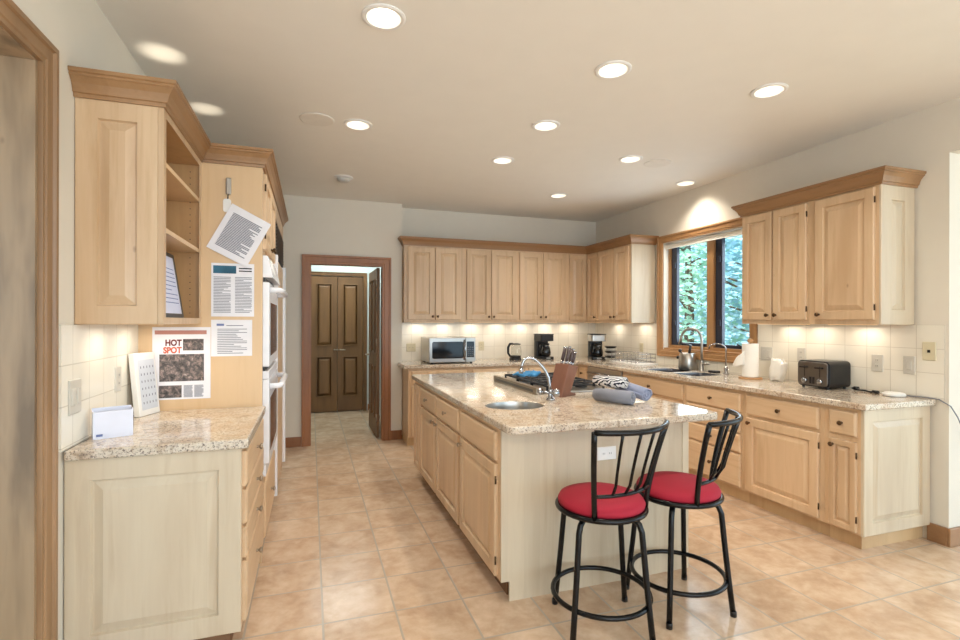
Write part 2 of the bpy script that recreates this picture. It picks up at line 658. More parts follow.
def raised(a0, a1, z0, z1, t=0.02, fw=None):
    w = min(a1 - a0, z1 - z0)
    fw = fw or min(0.058, w * 0.2)
    sl = min(0.032, w * 0.12)
    return [(0, 0), (0, t - 0.004), (0.004, t), (fw, t), (fw + 0.005, t - 0.013), (fw + 0.010, t - 0.013), (fw + 0.010 + sl, t - 0.001)]


def knob(parent, F, a, z, n, mat='bronze'):
    bm = nb()
    p0, p1 = Vector(F(a, z, n)), Vector(F(a, z, n + 1))
    lathe(bm, [(0.009, -0.001), (0.007, 0.004), (0.006, 0.011), (0.013, 0.016), (0.0155, 0.021), (0.013, 0.026), (0.0, 0.029)], p0, 14, p1 - p0)
    return obj('knob', bm, mat, parent, smooth=True)


def hinge(parent, F, a, z, n):
    bm = nb()
    cyl(bm, F(a, z - 0.02, n), F(a, z + 0.02, n), 0.005, 8)
    return obj('hinge', bm, 'hinge', parent, smooth=True)


def door(parent, face, pos, a0, a1, z0, z1, kn=None, mat='maple', t=0.02, name='door', knmat='bronze', hing=None):
    F = FP(face, pos)
    bm = nb()
    rings_panel(bm, F, a0, a1, z0, z1, raised(a0, a1, z0, z1, t))
    o = obj(name, bm, mat, parent)
    if kn:
        knob(o, F, kn[0], kn[1], t, knmat)
    if hing is not None:
        for z in (z0 + 0.08, z1 - 0.08):
            hinge(o, F, hing, z, 0.014)
    return o


def drawer(parent, face, pos, a0, a1, z0, z1, kn=True, mat='maple_h', t=0.02, knmat='bronze', name='drawer'):
    F = FP(face, pos)
    bm = nb()
    rings_panel(bm, F, a0, a1, z0, z1, [(0, 0), (0, t - 0.008), (0.004, t - 0.004), (0.010, t)])
    o = obj(name, bm, mat, parent)
    if kn:
        knob(o, F, (a0 + a1) / 2, (z0 + z1) / 2, t, knmat)
    return o


def boolean_cut(base, cutters):
    """cut base (object) with closed cutter bmeshes, bake result"""
    tmp = []
    for bm in cutters:
        bmesh.ops.recalc_face_normals(bm, faces=bm.faces[:])
        me = bpy.data.meshes.new('cutter')
        bm.to_mesh(me)
        bm.free()
        c = bpy.data.objects.new('cutter', me)
        COL.objects.link(c)
        m = base.modifiers.new('cut', 'BOOLEAN')
        m.object = c
        m.operation = 'DIFFERENCE'
        m.solver = 'EXACT'
        tmp.append(c)
    dg = bpy.context.evaluated_depsgraph_get()
    me = bpy.data.meshes.new_from_object(base.evaluated_get(dg))
    base.modifiers.clear()
    base.data = me
    for c in tmp:
        bpy.data.objects.remove(c)


def copy_tree(o, parent=None):
    c = o.copy()
    COL.objects.link(c)
    if parent:
        c.parent = parent
    for ch in list(o.children):
        copy_tree(ch, c)
    return c


# ------------------------------------------------------------------ room constants
H = 2.804
XL, XR = -0.894, 3.804
YB, YD = 6.187, 5.974
CT = 0.914          # counter top
CB = 0.874          # counter underside
UB, UT = 1.392, 2.30
LT = 3.17           # tall cabinet side
LFX = -0.268        # tall face

# ------------------------------------------------------------------ structure
bm = nb(); box(bm, -3.2, 6.6, -3.4, 8.25, -0.12, 0.0)
struct('floor', bm, 'floor', 'tan mottled square floor tiles with pale grout')
bm = nb(); box(bm, -3.2, 6.6, -3.4, 8.25, H, H + 0.12)
ce = struct('ceiling', bm, 'ceiling', 'flat beige painted ceiling')
cuts = []
for x, y in CAN_POS:
    q = nb(); lathe(q, [(0.079, H - 0.05), (0.079, H + 0.083)], (x, y, 0), 36); cuts.append(q)
boolean_cut(ce, cuts)
# left wall with the wood-lined opening near the camera
bm = nb()
box(bm, XL - 0.3, XL, 2.127, YD + 0.12, 0, H)
box(bm, XL - 0.3, XL, 0.9, 2.127, 2.313, H)
box(bm, XL - 0.3, XL, -3.4, 0.9, 0, H)
struct('wall_left', bm, 'wall', 'off-white painted left wall')
# back wall and the door wall that steps forward
bm = nb(); box(bm, 1.031, XR + 0.16, YB, YB + 0.12, 0, H)
struct('wall_back', bm, 'wall', 'off-white back wall above the wall cabinets')
bm = nb()
box(bm, XL, -0.012, YD, YD + 0.12, 0, H)
box(bm, 0.812, 1.03, YD, YB, 0, H)
box(bm, -0.012, 0.812, YD, YD + 0.12, 2.065, H)
struct('wall_doorway', bm, 'wall', 'off-white wall around the hall doorway')
# right wall, window hole
WY0, WY1, WZ0, WZ1 = 3.555, 4.755, 1.095, 2.30
bm = nb()
box(bm, XR, XR + 0.16, 2.05, WY0, 0, H)
box(bm, XR, XR + 0.16, WY1, YB, 0, H)
box(bm, XR, XR + 0.16, WY0, WY1, 0, WZ0)
box(bm, XR, XR + 0.16, WY0, WY1, WZ1, H)
box(bm, XR, XR + 0.16, -3.4, 2.05, 2.478, H)
struct('wall_right', bm, 'wall', 'off-white right wall around the window')
bm = nb(); box(bm, XR + 0.16, 6.6, 2.05, 2.2, 0, H)
struct('wall_nook', bm, 'wall_white', 'bright white wall return at the far right')
# great room behind the camera, open to daylight through wide window openings
bm = nb()
box(bm, XL, 6.6, -3.4, -3.25, 0, 0.35)
box(bm, XL, 6.6, -3.4, -3.25, 2.6, H)
for x in (XL, 1.2, 3.6, 6.4):
    box(bm, x, x + 0.2, -3.4, -3.25, 0.35, 2.6)
struct('wall_rear', bm, 'wall')
# room beyond the wood-lined opening
bm = nb(); box(bm, -3.2, -3.05, 0.4, 2.7, 0, H); box(bm, -3.2, XL - 0.3, 2.7, 2.8, 0, H)
struct('wall_side_room', bm, 'wall')
# hall beyond the doorway
bm = nb()
box(bm, -0.98, -0.86, YD + 0.12, 8.25, 0, H)
box(bm, 0.98, 1.029, YD + 0.12, YB, 0, H) if False else box(bm, 0.98, 1.10, YB + 0.12, 8.25, 0, H)
box(bm, -0.86, -0.002, 8.05, 8.17, 0, H)
box(bm, 0.782, 0.98, 8.05, 8.17, 0, H)
box(bm, -0.002, 0.782, 8.05, 8.17, 2.105, H)
box(bm, -0.002, 0.782, 8.13, 8.17, 0, 2.105)
struct('wall_hall', bm, 'wall_hall', 'pale cool hall walls beyond the doorway')


def casing(name, face, pos, a0, a1, z0, z1, w, mat, t=0.022, sill=False, label=None):
    """picture-frame / door casing with a stepped profile; a0,a1,z0,z1 = inner edge"""
    F = FP(face, pos)
    bm = nb()
    zb = z0 - w if sill else z0
    prof = [(0, 0), (0, t * 0.65), (w * 0.18, t * 0.65), (w * 0.24, t * 0.85), (w * 0.72, t * 0.85), (w * 0.78, t * 1.25), (w, t * 1.25), (w, 0)]
    inner = [(a0, z0), (a0, z1), (a1, z1), (a1, z0)]
    sgn = [(-1, -1), (-1, 1), (1, 1), (1, -1)]
    rings = []
    for (a, z), (sa, sz) in zip(inner, sgn):
        r = []
        for o, h in prof:
            zz = z + sz * o
            if not sill and sz < 0:
                zz = z
            r.append(bm.verts.new(F(a + sa * o, zz, h)))
        rings.append(r)
    k = len(prof)
    for i in range(4 if sill else 3):
        a, b = rings[i], rings[(i + 1) % 4]
        for j in range(k - 1):
            bm.faces.new((a[j], a[j + 1], b[j + 1], b[j]))
        bm.faces.new((a[-1], a[0], b[0], b[-1]))
    if not sill:
        bm.faces.new(rings[0])
        bm.faces.new(rings[3])
    return struct(name, bm, mat, label)


# wood lined opening at left
casing('trim_1', '+X', XL, 1.05, 2.127, 0.0, 2.303, 0.080, 'alder', 0.024, label='wood casing of the opening at the left edge')
bm = nb()
box(bm, XL - 0.3, XL, 2.112, 2.127, 0, 2.313)
box(bm, XL - 0.3, XL, 0.9, 2.112, 2.298, 2.313)
box(bm, XL - 0.3, XL, 0.9, 0.915, 0, 2.298)
struct('trim_2', bm, 'alder_jamb', 'wide knotty wood jamb board of the left opening')
# hall doorway casing and jamb
casing('trim_3', '-Y', YD, 0.0, 0.80, 0.0, 2.055, 0.098, 'door_trim', label='brown wood casing around the hall doorway')
bm = nb()
box(bm, -0.012, 0.004, YD, YD + 0.12, 0, 2.065)
box(bm, 0.796, 0.812, YD, YD + 0.12, 0, 2.065)
box(bm, 0.004, 0.796, YD, YD + 0.12, 2.049, 2.065)
struct('trim_4', bm, 'door_trim', 'brown wood jamb inside the hall doorway')
casing('trim_5', '-Y', 8.05, 0.0, 0.78, 0.0, 2.10, 0.055, 'dark_door', label='dark wood casing of the hall closet doors')
# baseboards
bm = nb(); box(bm, LFX, -0.1, YD - 0.016, YD, 0, 0.11); box(bm, 0.90, 1.03, YD - 0.016, YD, 0, 0.11)
struct('baseboard_back', bm, 'door_trim', 'brown baseboard beside the hall doorway', bevel=0.004)
bm = nb(); box(bm, XR - 0.018, XR, 2.05, 2.16, 0, 0.115); box(bm, XR - 0.018, 6.6, 2.032, 2.05, 0, 0.115)
struct('baseboard_right', bm, 'base_board', 'light wood baseboard around the right wall corner', bevel=0.005)
bm = nb(); box(bm, 0.85, 0.98, 8.036, 8.05, 0, 0.1)
struct('baseboard_hall', bm, 'door_trim', 'brown baseboard in the hall', bevel=0.004)

# hall closet double doors
d1 = thing('door_1', (0.39, 8.06, 0), 'pair of dark wood panelled closet doors at the end of the hall', 'door')
d1['kind'] = 'structure'
for a0, a1, hx in ((0.004, 0.388, 0.345), (0.392, 0.776, 0.435)):
    F = FP('-Y', 8.075)
    bm = nb()
    rings_panel(bm, F, a0, a1, 0.012, 2.09, [(0, 0), (0, 0.02), (0.004, 0.024)])
    leaf = obj('door_leaf', bm, 'dark_door', d1)
    for z0, z1 in ((0.24, 0.86), (1.02, 1.98)):
        bm = nb()
        rings_panel(bm, FP('-Y', 8.051), a0 + 0.075, a1 - 0.075, z0, z1, [(0, 0), (0, 0.014), (0.014, 0.016), (0.022, -0.002), (0.03, -0.002), (0.06, 0.012)])
        obj('door_panel', bm, 'dark_door', leaf)
    bm = nb()
    cyl(bm, (hx, 8.051, 0.96), (hx, 8.005, 0.96), 0.011, 10)
    cyl(bm, (hx, 8.010, 0.96), (hx + (0.075 if hx < 0.39 else -0.0) - (0.0 if hx < 0.39 else 0.0), 8.008, 0.96) if hx < 0.39 else (hx + 0.075, 8.008, 0.96), 0.008, 10)
    obj('lever_handle', bm, 'nickel', leaf, smooth=True)

# open door leaf in the doorway, swung into the hall
d2 = thing('door_2', (0.765, 6.075, 0), 'dark wood door standing open into the hall on the right', 'door')
d2['kind'] = 'structure'
d2.rotation_euler = (0, 0, math.radians(90.8))
bm = nb(); box(bm, 0.0, 0.76, -0.018, 0.018, 0.012, 2.04)
lf = obj('door_leaf', bm, 'dark_door', d2, bevel=0.003, local=True)
for a0, a1 in ((0.11, 0.345), (0.415, 0.65)):
    for z0, z1 in ((0.24, 0.86), (1.02, 1.92)):
        bm = nb()
        rings_panel(bm, lambda a, z, n: (a, 0.018 + n, z), a0, a1, z0, z1, [(0, 0), (0, 0.014), (0.014, 0.016), (0.022, -0.002), (0.03, -0.002), (0.06, 0.012)])
        obj('door_panel', bm, 'dark_door', lf, local=True)
bm = nb()
cyl(bm, (0.70, 0.018, 0.965), (0.70, 0.024, 0.965), 0.028, 16)
cyl(bm, (0.70, 0.018, 0.965), (0.70, 0.07, 0.965), 0.010, 10)
tube(bm, [(0.70, 0.065, 0.965), (0.66, 0.068, 0.965), (0.59, 0.066, 0.962)], 0.009, 10)
obj('lever_handle', bm, 'nickel', lf, local=True, smooth=True)
for z in (0.25, 1.15, 1.86):
    bm = nb()
    cyl(bm, (-0.004, 0.022, z - 0.045), (-0.004, 0.022, z + 0.045), 0.008, 10)
    obj('hinge', bm, 'nickel', lf, local=True, smooth=True)

# kitchen window
casing('trim_6', '-X', XR, WY0, WY1, WZ0 + 0.0, WZ1, 0.078, 'window_wood', 0.022, sill=True, label='honey wood casing around the kitchen window')
w1 = thing('window_1', (XR + 0.1, 4.155, WZ0), 'two-sash kitchen window with dark frames over the sink', 'window')
w1['kind'] = 'structure'
bm = nb()
box(bm, XR, XR + 0.155, WY0, WY0 + 0.012, WZ0, WZ1)
box(bm, XR, XR + 0.155, WY1 - 0.012, WY1, WZ0, WZ1)
box(bm, XR, XR + 0.155, WY0 + 0.012, WY1 - 0.012, WZ1 - 0.012, WZ1)
obj('window_jamb', bm, 'blind', w1)
bm = nb()
box(bm, XR, XR + 0.155, WY0 + 0.012, WY1 - 0.012, WZ0, WZ0 + 0.018)
box(bm, XR + 0.06, XR + 0.155, WY0 + 0.012, WY1 - 0.012, WZ0 + 0.018, WZ0 + 0.05)
box(bm, XR + 0.06, XR + 0.155, 4.065, 4.155, WZ0 + 0.05, WZ1 - 0.012)
box(bm, XR + 0.06, XR + 0.155, WY1 - 0.036, WY1 - 0.012, WZ0 + 0.05, WZ1 - 0.012)
box(bm, XR + 0.06, XR + 0.155, WY0 + 0.012, WY0 + 0.036, WZ0 + 0.05, WZ1 - 0.012)
obj('window_frame', bm, 'window_wood', w1, bevel=0.003)
for y0, y1, wl, wr in ((3.592, 4.064, 0.05, 0.085), (4.156, 4.718, 0.028, 0.085)):
    bm = nb()
    x0, x1 = XR + 0.085, XR + 0.125
    z0, z1 = WZ0 + 0.05, WZ1 - 0.012
    box(bm, x0, x1, y0, y0 + wl, z0, z1)
    box(bm, x0, x1, y1 - wr, y1, z0, z1)
    box(bm, x0, x1, y0 + wl, y1 - wr, z0, z0 + 0.035)
    box(bm, x0, x1, y0 + wl, y1 - wr, z1 - 0.03, z1)
    sa = obj('window_sash', bm, 'sash', w1, bevel=0.003)
    bm = nb(); box(bm, x0 + 0.018, x0 + 0.022, y0 + wl, y1 - wr, z0 + 0.035, z1 - 0.03)
    obj('window_pane', bm, 'glass', sa)
    for zz in (z0 + 0.25, z1 - 0.25):
        bm = nb(); box(bm, x0 - 0.014, x0, y1 - wr + 0.01, y1 - wr + 0.045, zz - 0.03, zz + 0.03)
        obj('sash_lock', bm, 'sash', sa, bevel=0.003)
bm = nb(); cyl(bm, (XR + 0.03, WY0 + 0.02, 2.262), (XR + 0.03, WY1 - 0.02, 2.262), 0.022, 16)
box(bm, XR + 0.012, XR + 0.016, WY0 + 0.02, WY1 - 0.02, 2.225, 2.265)
bl = obj('roller_blind', bm, 'blind', None, smooth=False, at=(XR + 0.03, 4.155, 2.245))
tag(bl, 'rolled-up white roller blind at the top of the kitchen window', 'blind')

# backsplash tile
sb_b = nb(); box(sb_b, 1.03, XR - 0.008, YB - 0.008, YB, CT, UB)
struct('backsplash_back', sb_b, 'splash_x', 'cream square tile backsplash on the back wall')
bm = nb()
box(bm, XR - 0.008, XR, 2.07, 3.47, CT, UB)
box(bm, XR - 0.008, XR, 4.84, YB - 0.008, CT, UB)
box(bm, XR - 0.008, XR, 3.47, 4.84, CT, 1.010)
struct('backsplash_right', bm, 'splash_y', 'cream square tile backsplash on the right wall')
bm = nb(); box(bm, XL, XL + 0.008, 2.285, LT, CT, UB)
struct('backsplash_left', bm, 'splash_y', 'cream square tile backsplash on the left wall')

# ------------------------------------------------------------------ base cabinets, right run
RF = 3.185
RB = XR - 0.001


def base_right(y0, y1, label, toe0=None):
    t = thing('base_cabinet', (RF + 0.3, (y0 + y1) / 2, 0), label, 'cabinet', 'base cabinets along the right wall')
    bm = nb(); box(bm, RF, RB, y0 + 0.0005, y1 - 0.0005, 0.1, CB)
    obj('cabinet_body', bm, 'maple', t)
    bm = nb(); box(bm, RF + 0.05, RB, (toe0 or y0) + 0.0005, y1 - 0.0005, 0, 0.1)
    obj('toe_kick', bm, 'toe_pale', t)
    return t


c = base_right(2.162, 2.39, 'narrow base cabinet with one drawer and door at the near end of right run', toe0=2.19)
drawer(c, '-X', RF, 2.182, 2.352, 0.70, 0.85)
door(c, '-X', RF, 2.182, 2.352, 0.113, 0.667, (2.325, 0.63), hing=2.180)
bm = nb(); rings_panel(bm, FP('-Y', 2.162), RF, RB - 0.012, 0.1, CB, raised(0, 0.6, 0, 0.77, 0.02, 0.075))
obj('end_panel', bm, 'maple_daylit', c)
c = base_right(2.39, 3.03, 'wide base cabinet with one drawer above a single door below the toaster')
drawer(c, '-X', RF, 2.424, 3.002, 0.70, 0.845)
door(c, '-X', RF, 2.424, 3.002, 0.115, 0.675, (2.97, 0.64), hing=2.421)
c = base_right(3.03, 3.675, 'base cabinet with a stack of four drawers behind the bar stools')
for z0, z1 in ((0.705, 0.845), (0.54, 0.69), (0.385, 0.525), (0.115, 0.37)):
    drawer(c, '-X', RF, 3.06, 3.65, z0, z1)
c = base_right(3.675, 4.63, 'sink base cabinet below the kitchen window')
drawer(c, '-X', RF, 3.70, 4.612, 0.70, 0.845)
door(c, '-X', RF, 3.70, 4.148, 0.115, 0.675, (4.11, 0.64))
door(c, '-X', RF, 4.164, 4.612, 0.115, 0.675, (4.20, 0.64))
# trash compactor / dishwasher
t = thing('dishwasher', (RF + 0.3, 4.98, 0), 'stainless dishwasher with bar handle left of the sink cabinet', 'dishwasher')
bm = nb(); box(bm, RF + 0.002, RB, 4.6305, 5.3395, 0.1, CB)
obj('dishwasher_body', bm, 'steel_dark', t)
bm = nb(); box(bm, RF - 0.02, RF + 0.002, 4.64, 5.33, 0.12, 0.76)
obj('dishwasher_door', bm, 'steel', t, bevel=0.004)
bm = nb(); box(bm, RF - 0.018, RF + 0.002, 4.64, 5.33, 0.765, 0.865)
obj('control_panel', bm, 'steel', t, bevel=0.003)
bm = nb(); cyl(bm, (RF - 0.055, 4.70, 0.80), (RF - 0.055, 5.27, 0.80), 0.012, 12)
for y in (4.73, 5.24):
    cyl(bm, (RF - 0.055, y, 0.80), (RF - 0.01, y, 0.80), 0.008, 8)
obj('handle', bm, 'chrome', t, smooth=True)
bm = nb(); box(bm, RF + 0.05, RB, 4.6305, 5.3395, 0, 0.1)
obj('toe_kick', bm, 'toe', t)
# corner + back run
c = thing('base_cabinet', (3.3, 5.76, 0), 'corner base cabinet where the back and right runs meet', 'cabinet', 'base cabinets along the right wall')
bm = nb(); box(bm, RF, RB, 5.3405, YB - 0.001, 0.1, CB); obj('cabinet_body', bm, 'maple', c)
drawer(c, '-X', RF, 5.365, 5.545, 0.70, 0.845)
door(c, '-X', RF, 5.365, 5.545, 0.115, 0.675, (5.39, 0.64))
bm = nb(); box(bm, RF + 0.05, RB, 5.3405, YB - 0.001, 0, 0.1); obj('toe_kick', bm, 'toe_pale', c)
BF = YB - 0.61
for i, (x0, x1, lab) in enumerate(((1.035, 1.75, 'back run base cabinet beside the hall doorway below the microwave'),
                                   (1.75, 2.46, 'middle base cabinet of the back run behind the island'),
                                   (2.46, RF, 'base cabinet of the back run below the first coffee maker'))):
    c = thing('base_cabinet', ((x0 + x1) / 2, YB - 0.3, 0), lab, 'cabinet', 'base cabinets along the back wall')
    bm = nb(); box(bm, x0 + 0.0005, x1 - 0.0005, BF, YB - 0.001 if i else YD - 0.002, 0.1, CB); obj('cabinet_body', bm, 'maple', c)
    bm = nb(); box(bm, x0 + (0.0005 if i else 0.0), x1 - 0.0005, BF + (0.05), YB - 0.001 if i else YD - 0.02, 0, 0.1); obj('toe_kick', bm, 'toe_pale', c)
    m = (x0 + x1) / 2
    drawer(c, '-Y', BF, x0 + 0.035, x1 - 0.035, 0.70, 0.845, mat='maple')
    door(c, '-Y', BF, x0 + 0.035, m - 0.006, 0.115, 0.675, (m - 0.035, 0.64))
    door(c, '-Y', BF, m + 0.006, x1 - 0.035, 0.115, 0.675, (m + 0.035, 0.64))

# L-shaped granite worktop with two sink cut-outs
bm = nb()
prism(bm, [(0.98, BF - 0.035), (RF - 0.035, BF - 0.035), (RF - 0.035, 2.112), (RB - 0.008, 2.112), (RB - 0.008, YB - 0.009), (1.032, YB - 0.009), (1.032, YD - 0.002), (0.98, YD - 0.002)], 'Z', CB, CT)
wt = obj('countertop', bm, 'granite', None, at=(3.3, 5.5, CB))
BAS = [(3.30, 3.66, 3.69, 4.02), (3.30, 3.66, 4.07, 4.46)]


def rrect(x0, x1, y0, y1, r, n=5):
    out = []
    for cx, cy, a in ((x1 - r, y1 - r, 0), (x0 + r, y1 - r, 90), (x0 + r, y0 + r, 180), (x1 - r, y0 + r, 270)):
        for k in range(n + 1):
            q = math.radians(a + 90 * k / n)
            out.append((cx + r * math.cos(q), cy + r * math.sin(q)))
    return out


cut = []
for b in BAS:
    q = nb(); prism(q, rrect(*b, 0.06), 'Z', CB - 0.05, CT + 0.05); cut.append(q)
boolean_cut(wt, cut)
bv = wt.modifiers.new('bevel', 'BEVEL'); bv.width = 0.008; bv.segments = 3; bv.limit_method = 'ANGLE'
tag(wt, 'L-shaped speckled granite worktop along the back and right walls', 'countertop')
# clear the cabinet body under the sink
sink = thing('sink', (3.48, 4.07, CT), 'dark double-bowl undermount sink below the kitchen window', 'sink')
for b in BAS:
    bm = nb()
    lv = [(b[0] + 0.001, b[1] - 0.001, b[2] + 0.001, b[3] - 0.001, CT - 0.006), (b[0] + 0.003, b[1] - 0.003, b[2] + 0.003, b[3] - 0.003, CB - 0.01), (b[0] + 0.004, b[1] - 0.004, b[2] + 0.004, b[3] - 0.004, CB - 0.14), (b[0] + 0.04, b[1] - 0.04, b[2] + 0.04, b[3] - 0.04, CB - 0.16)]
    prev = None
    for x0, x1, y0, y1, z in lv:
        r = [bm.verts.new((p[0], p[1], z)) for p in rrect(x0, x1, y0, y1, 0.06 if z > CB - 0.15 else 0.03)]
        if prev:
            for i in range(len(r)):
                bm.faces.new((prev[i], prev[(i + 1) % len(r)], r[(i + 1) % len(r)], r[i]))
        prev = r
    bm.faces.new(prev)
    ob = obj('sink_bowl', bm, 'sink', sink, smooth=True)
    so = ob.modifiers.new('thick', 'SOLIDIFY'); so.thickness = 0.002; so.offset = 1
    bm = nb(); lathe(bm, [(0.04, 0), (0.04, 0.004), (0.02, 0.002)], ((b[0] + b[1]) / 2, (b[2] + b[3]) / 2, CB - 0.160), 20)
    obj('drain', bm, 'chrome', sink, smooth=True)

# ------------------------------------------------------------------ wall cabinets
UFY = YB - 0.33
UFX = XR - 0.33
STRIP = []


def strip(parent, x0, x1, y0, y1):
    bm = nb(); box(bm, x0, x1, y0, y1, UB - 0.004, UB - 0.0005)
    return obj('light_strip', bm, 'strip_on', parent)


for i, (x0, x1, drs, lab) in enumerate((
        (1.035, 1.76, ((1.078, 1.398, 1.372), (1.408, 1.722, 1.434)), 'two-door wall cabinet above the microwave'),
        (1.76, 2.475, ((1.796, 2.107, 2.08), (2.118, 2.455, 2.145)), 'two-door wall cabinet above the electric kettle'),
        (2.475, 3.17, ((2.496, 2.806, 2.78), (2.826, 3.147, 2.853)), 'two-door wall cabinet above the first coffee maker'),
        (3.17, UFX, ((3.20, 3.452, None),), 'narrow one-door wall cabinet in the back corner'))):
    c = thing('wall_cabinet', ((x0 + x1) / 2, YB - 0.16, UB), lab, 'cabinet', 'wall cabinets along the back wall')
    bm = nb(); box(bm, x0 + 0.0005, x1 - 0.0005, UFY, (YD - 0.001) if i == 0 else YB - 0.001, UB, UT); obj('cabinet_body', bm, 'maple', c)
    for a0, a1, k in drs:
        door(c, '-Y', UFY, a0, a1, 1.425, 2.28, (k, 1.462) if k else None)
    strip(c, x0 + 0.1, x1 - 0.1, UFY + 0.08, UFY + 0.11)
for y0, y1, drs, lab in ((5.58, YB - 0.001, ((5.60, 5.83, 5.63),), 'one-door wall cabinet in the corner above second coffee maker'),
                         (4.90, 5.58, ((5.232, 5.562, 5.262), (4.93, 5.215, 5.185)), 'two-door wall cabinet at the left of the kitchen window')):
    c = thing('wall_cabinet', (XR - 0.16, (y0 + y1) / 2, UB), lab, 'cabinet', 'wall cabinets along the right wall')
    bm = nb(); box(bm, UFX, RB, y0 + 0.0005, y1, UB, UT); obj('cabinet_body', bm, 'maple', c)
    for a0, a1, k in drs:
        door(c, '-X', UFX, a0, a1, 1.425, 2.28, (k, 1.462))
    if y0 < 5:
        bm = nb(); rings_panel(bm, FP('-Y', y0), UFX, RB - 0.01, UB, UT, [(0, 0), (0, 0.012), (0.002, 0.014)])
        obj('end_panel', bm, 'maple_daylit', c)
    strip(c, UFX + 0.08, UFX + 0.11, y0 + 0.1, y1 - 0.12)
for y0, y1, drs, lab in ((2.725, 3.334, ((3.035, 3.318, 3.065), (2.742, 3.022, 2.992)), 'two-door wall cabinet right of the window above the paper towels'),
                         (2.248, 2.725, ((2.27, 2.672, 2.64),), 'single-door wall cabinet at the near end above the toaster')):
    c = thing('wall_cabinet', (XR - 0.16, (y0 + y1) / 2, UB), lab, 'cabinet', 'wall cabinets along the right wall')
    bm = nb(); box(bm, UFX, RB, y0 + 0.0005, y1 - 0.0005, UB, UT); obj('cabinet_body', bm, 'maple', c)
    for a0, a1, k in drs:
        hg = None
        if y0 < 2.5 or a0 < 2.9:
            hg = a0 - 0.003
        door(c, '-X', UFX, a0, a1, 1.425, 2.285, (k, 1.462), hing=hg)
    if y0 < 2.5:
        bm = nb(); rings_panel(bm, FP('-Y', y0), UFX, RB - 0.01, UB, UT, raised(0, 0.33, 0, 0.9, 0.014, 0.095))
        obj('end_panel', bm, 'maple_daylit', c)
    for yy in ((y0 + y1) / 2,):
        strip(c, UFX + 0.08, UFX + 0.11, y0 + 0.08, y1 - 0.08)

CROWN = [(0.0, UT - 0.004), (0.010, UT - 0.004), (0.012, UT + 0.010), (0.019, UT + 0.013), (0.022, UT + 0.024), (0.030, UT + 0.045), (0.045, UT + 0.064), (0.052, UT + 0.068), (0.052, UT + 0.076), (0.060, UT + 0.080), (0.060, UT + 0.094), (0.0, UT + 0.094)]
bm = nb(); sweep(bm, [(RB, 2.234), (UFX - 0.0, 2.234), (UFX - 0.0, 3.334), (RB, 3.334)][::-1], CROWN)
o = obj('crown_molding', bm, 'crown', None, at=(UFX, 2.8, UT)); tag(o, 'wood crown molding on the wall cabinets right of the window', 'crown molding')
bm = nb(); sweep(bm, [(1.035, YD - 0.002), (1.035, UFY), (UFX, UFY), (UFX, 4.886), (RB, 4.886)], CROWN)
o = obj('crown_molding', bm, 'crown_x', None, at=(UFX, UFY, UT)); tag(o, 'wood crown molding along the back corner wall cabinets', 'crown molding')

# ------------------------------------------------------------------ left side
LF = -0.276
c = thing('base_cabinet', (-0.58, 2.75, 0), 'left base cabinet with four drawers and a daylit panelled end facing the room', 'cabinet')
bm = nb(); box(bm, XL + 0.001, LF, 2.34, LT - 0.001, 0.1, CB); obj('cabinet_body', bm, 'maple', c)
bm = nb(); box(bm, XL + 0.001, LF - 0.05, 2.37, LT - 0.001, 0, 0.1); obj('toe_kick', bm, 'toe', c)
bm = nb(); rings_panel(bm, FP('-Y', 2.34), XL + 0.002, LF, 0.1, CB, raised(0, 0.62, 0, 0.77, 0.02, 0.085))
obj('end_panel', bm, 'maple_daylit', c)
for z0, z1 in ((0.70, 0.85), (0.54, 0.685), (0.395, 0.525), (0.125, 0.38)):
    drawer(c, '+X', LF, 2.36, 3.15, z0, z1, knmat='nickel')
bm = nb(); box(bm, XL + 0.009, LF + 0.03, 2.298, LT - 0.001, CB, CT)
o = obj('countertop', bm, 'granite', None, at=(-0.58, 2.7, CB), bevel=0.008, seg=3); tag(o, 'small granite counter at the left with the white box on it', 'countertop')

# open-shelf wall cabinet
UX = XL + 0.309
c = thing('shelf_cabinet', (XL + 0.15, 2.8, UB), 'left wall cabinet with open shelves and a raised-panel end', 'cabinet')
bm = nb()
box(bm, XL + 0.001, UX, 2.424, 2.444, UB, UT)
box(bm, XL + 0.001, UX, LT - 0.02, LT - 0.0005, UB, UT)
box(bm, XL + 0.001, XL + 0.012, 2.444, LT - 0.02, UB, UT)
box(bm, XL + 0.012, UX, 2.444, LT - 0.02, UT - 0.03, UT)
obj('cabinet_body', bm, 'shelf_in', c)
bm = nb(); rings_panel(bm, FP('-Y', 2.424), XL + 0.001, UX - 0.018, UB, UT, raised(0, 0.309, 0, 0.91, 0.016, 0.076)); obj('end_panel', bm, 'maple', c)
bm = nb()
box(bm, UX - 0.018, UX + 0.002, 2.408, 2.446, UB, UT)
box(bm, UX, UX + 0.002, LT - 0.05, LT - 0.0005, UB, UT)
box(bm, UX, UX + 0.002, 2.446, LT - 0.05, UB, UB + 0.03)
box(bm, UX, UX + 0.002, 2.446, LT - 0.05, UT - 0.035, UT)
obj('face_frame', bm, 'maple', c)
for z in (UB + 0.01, 1.785, 2.065):
    bm = nb(); box(bm, XL + 0.012, UX - 0.003, 2.4445, LT - 0.0205, z, z + 0.02)
    obj('shelf', bm, 'maple_side', c)
for y in (2.5, 3.10):
    bm = nb()
    for kx in (UX - 0.05,):
        for j in range(24):
            z = 1.45 + j * 0.034
            if y > 3:
                cyl(bm, (kx, LT - 0.0205, z), (kx, LT - 0.0185, z), 0.003, 6)
    if y > 3:
        obj('peg_holes', bm, 'ink_dark', c)
    else:
        bm.free()

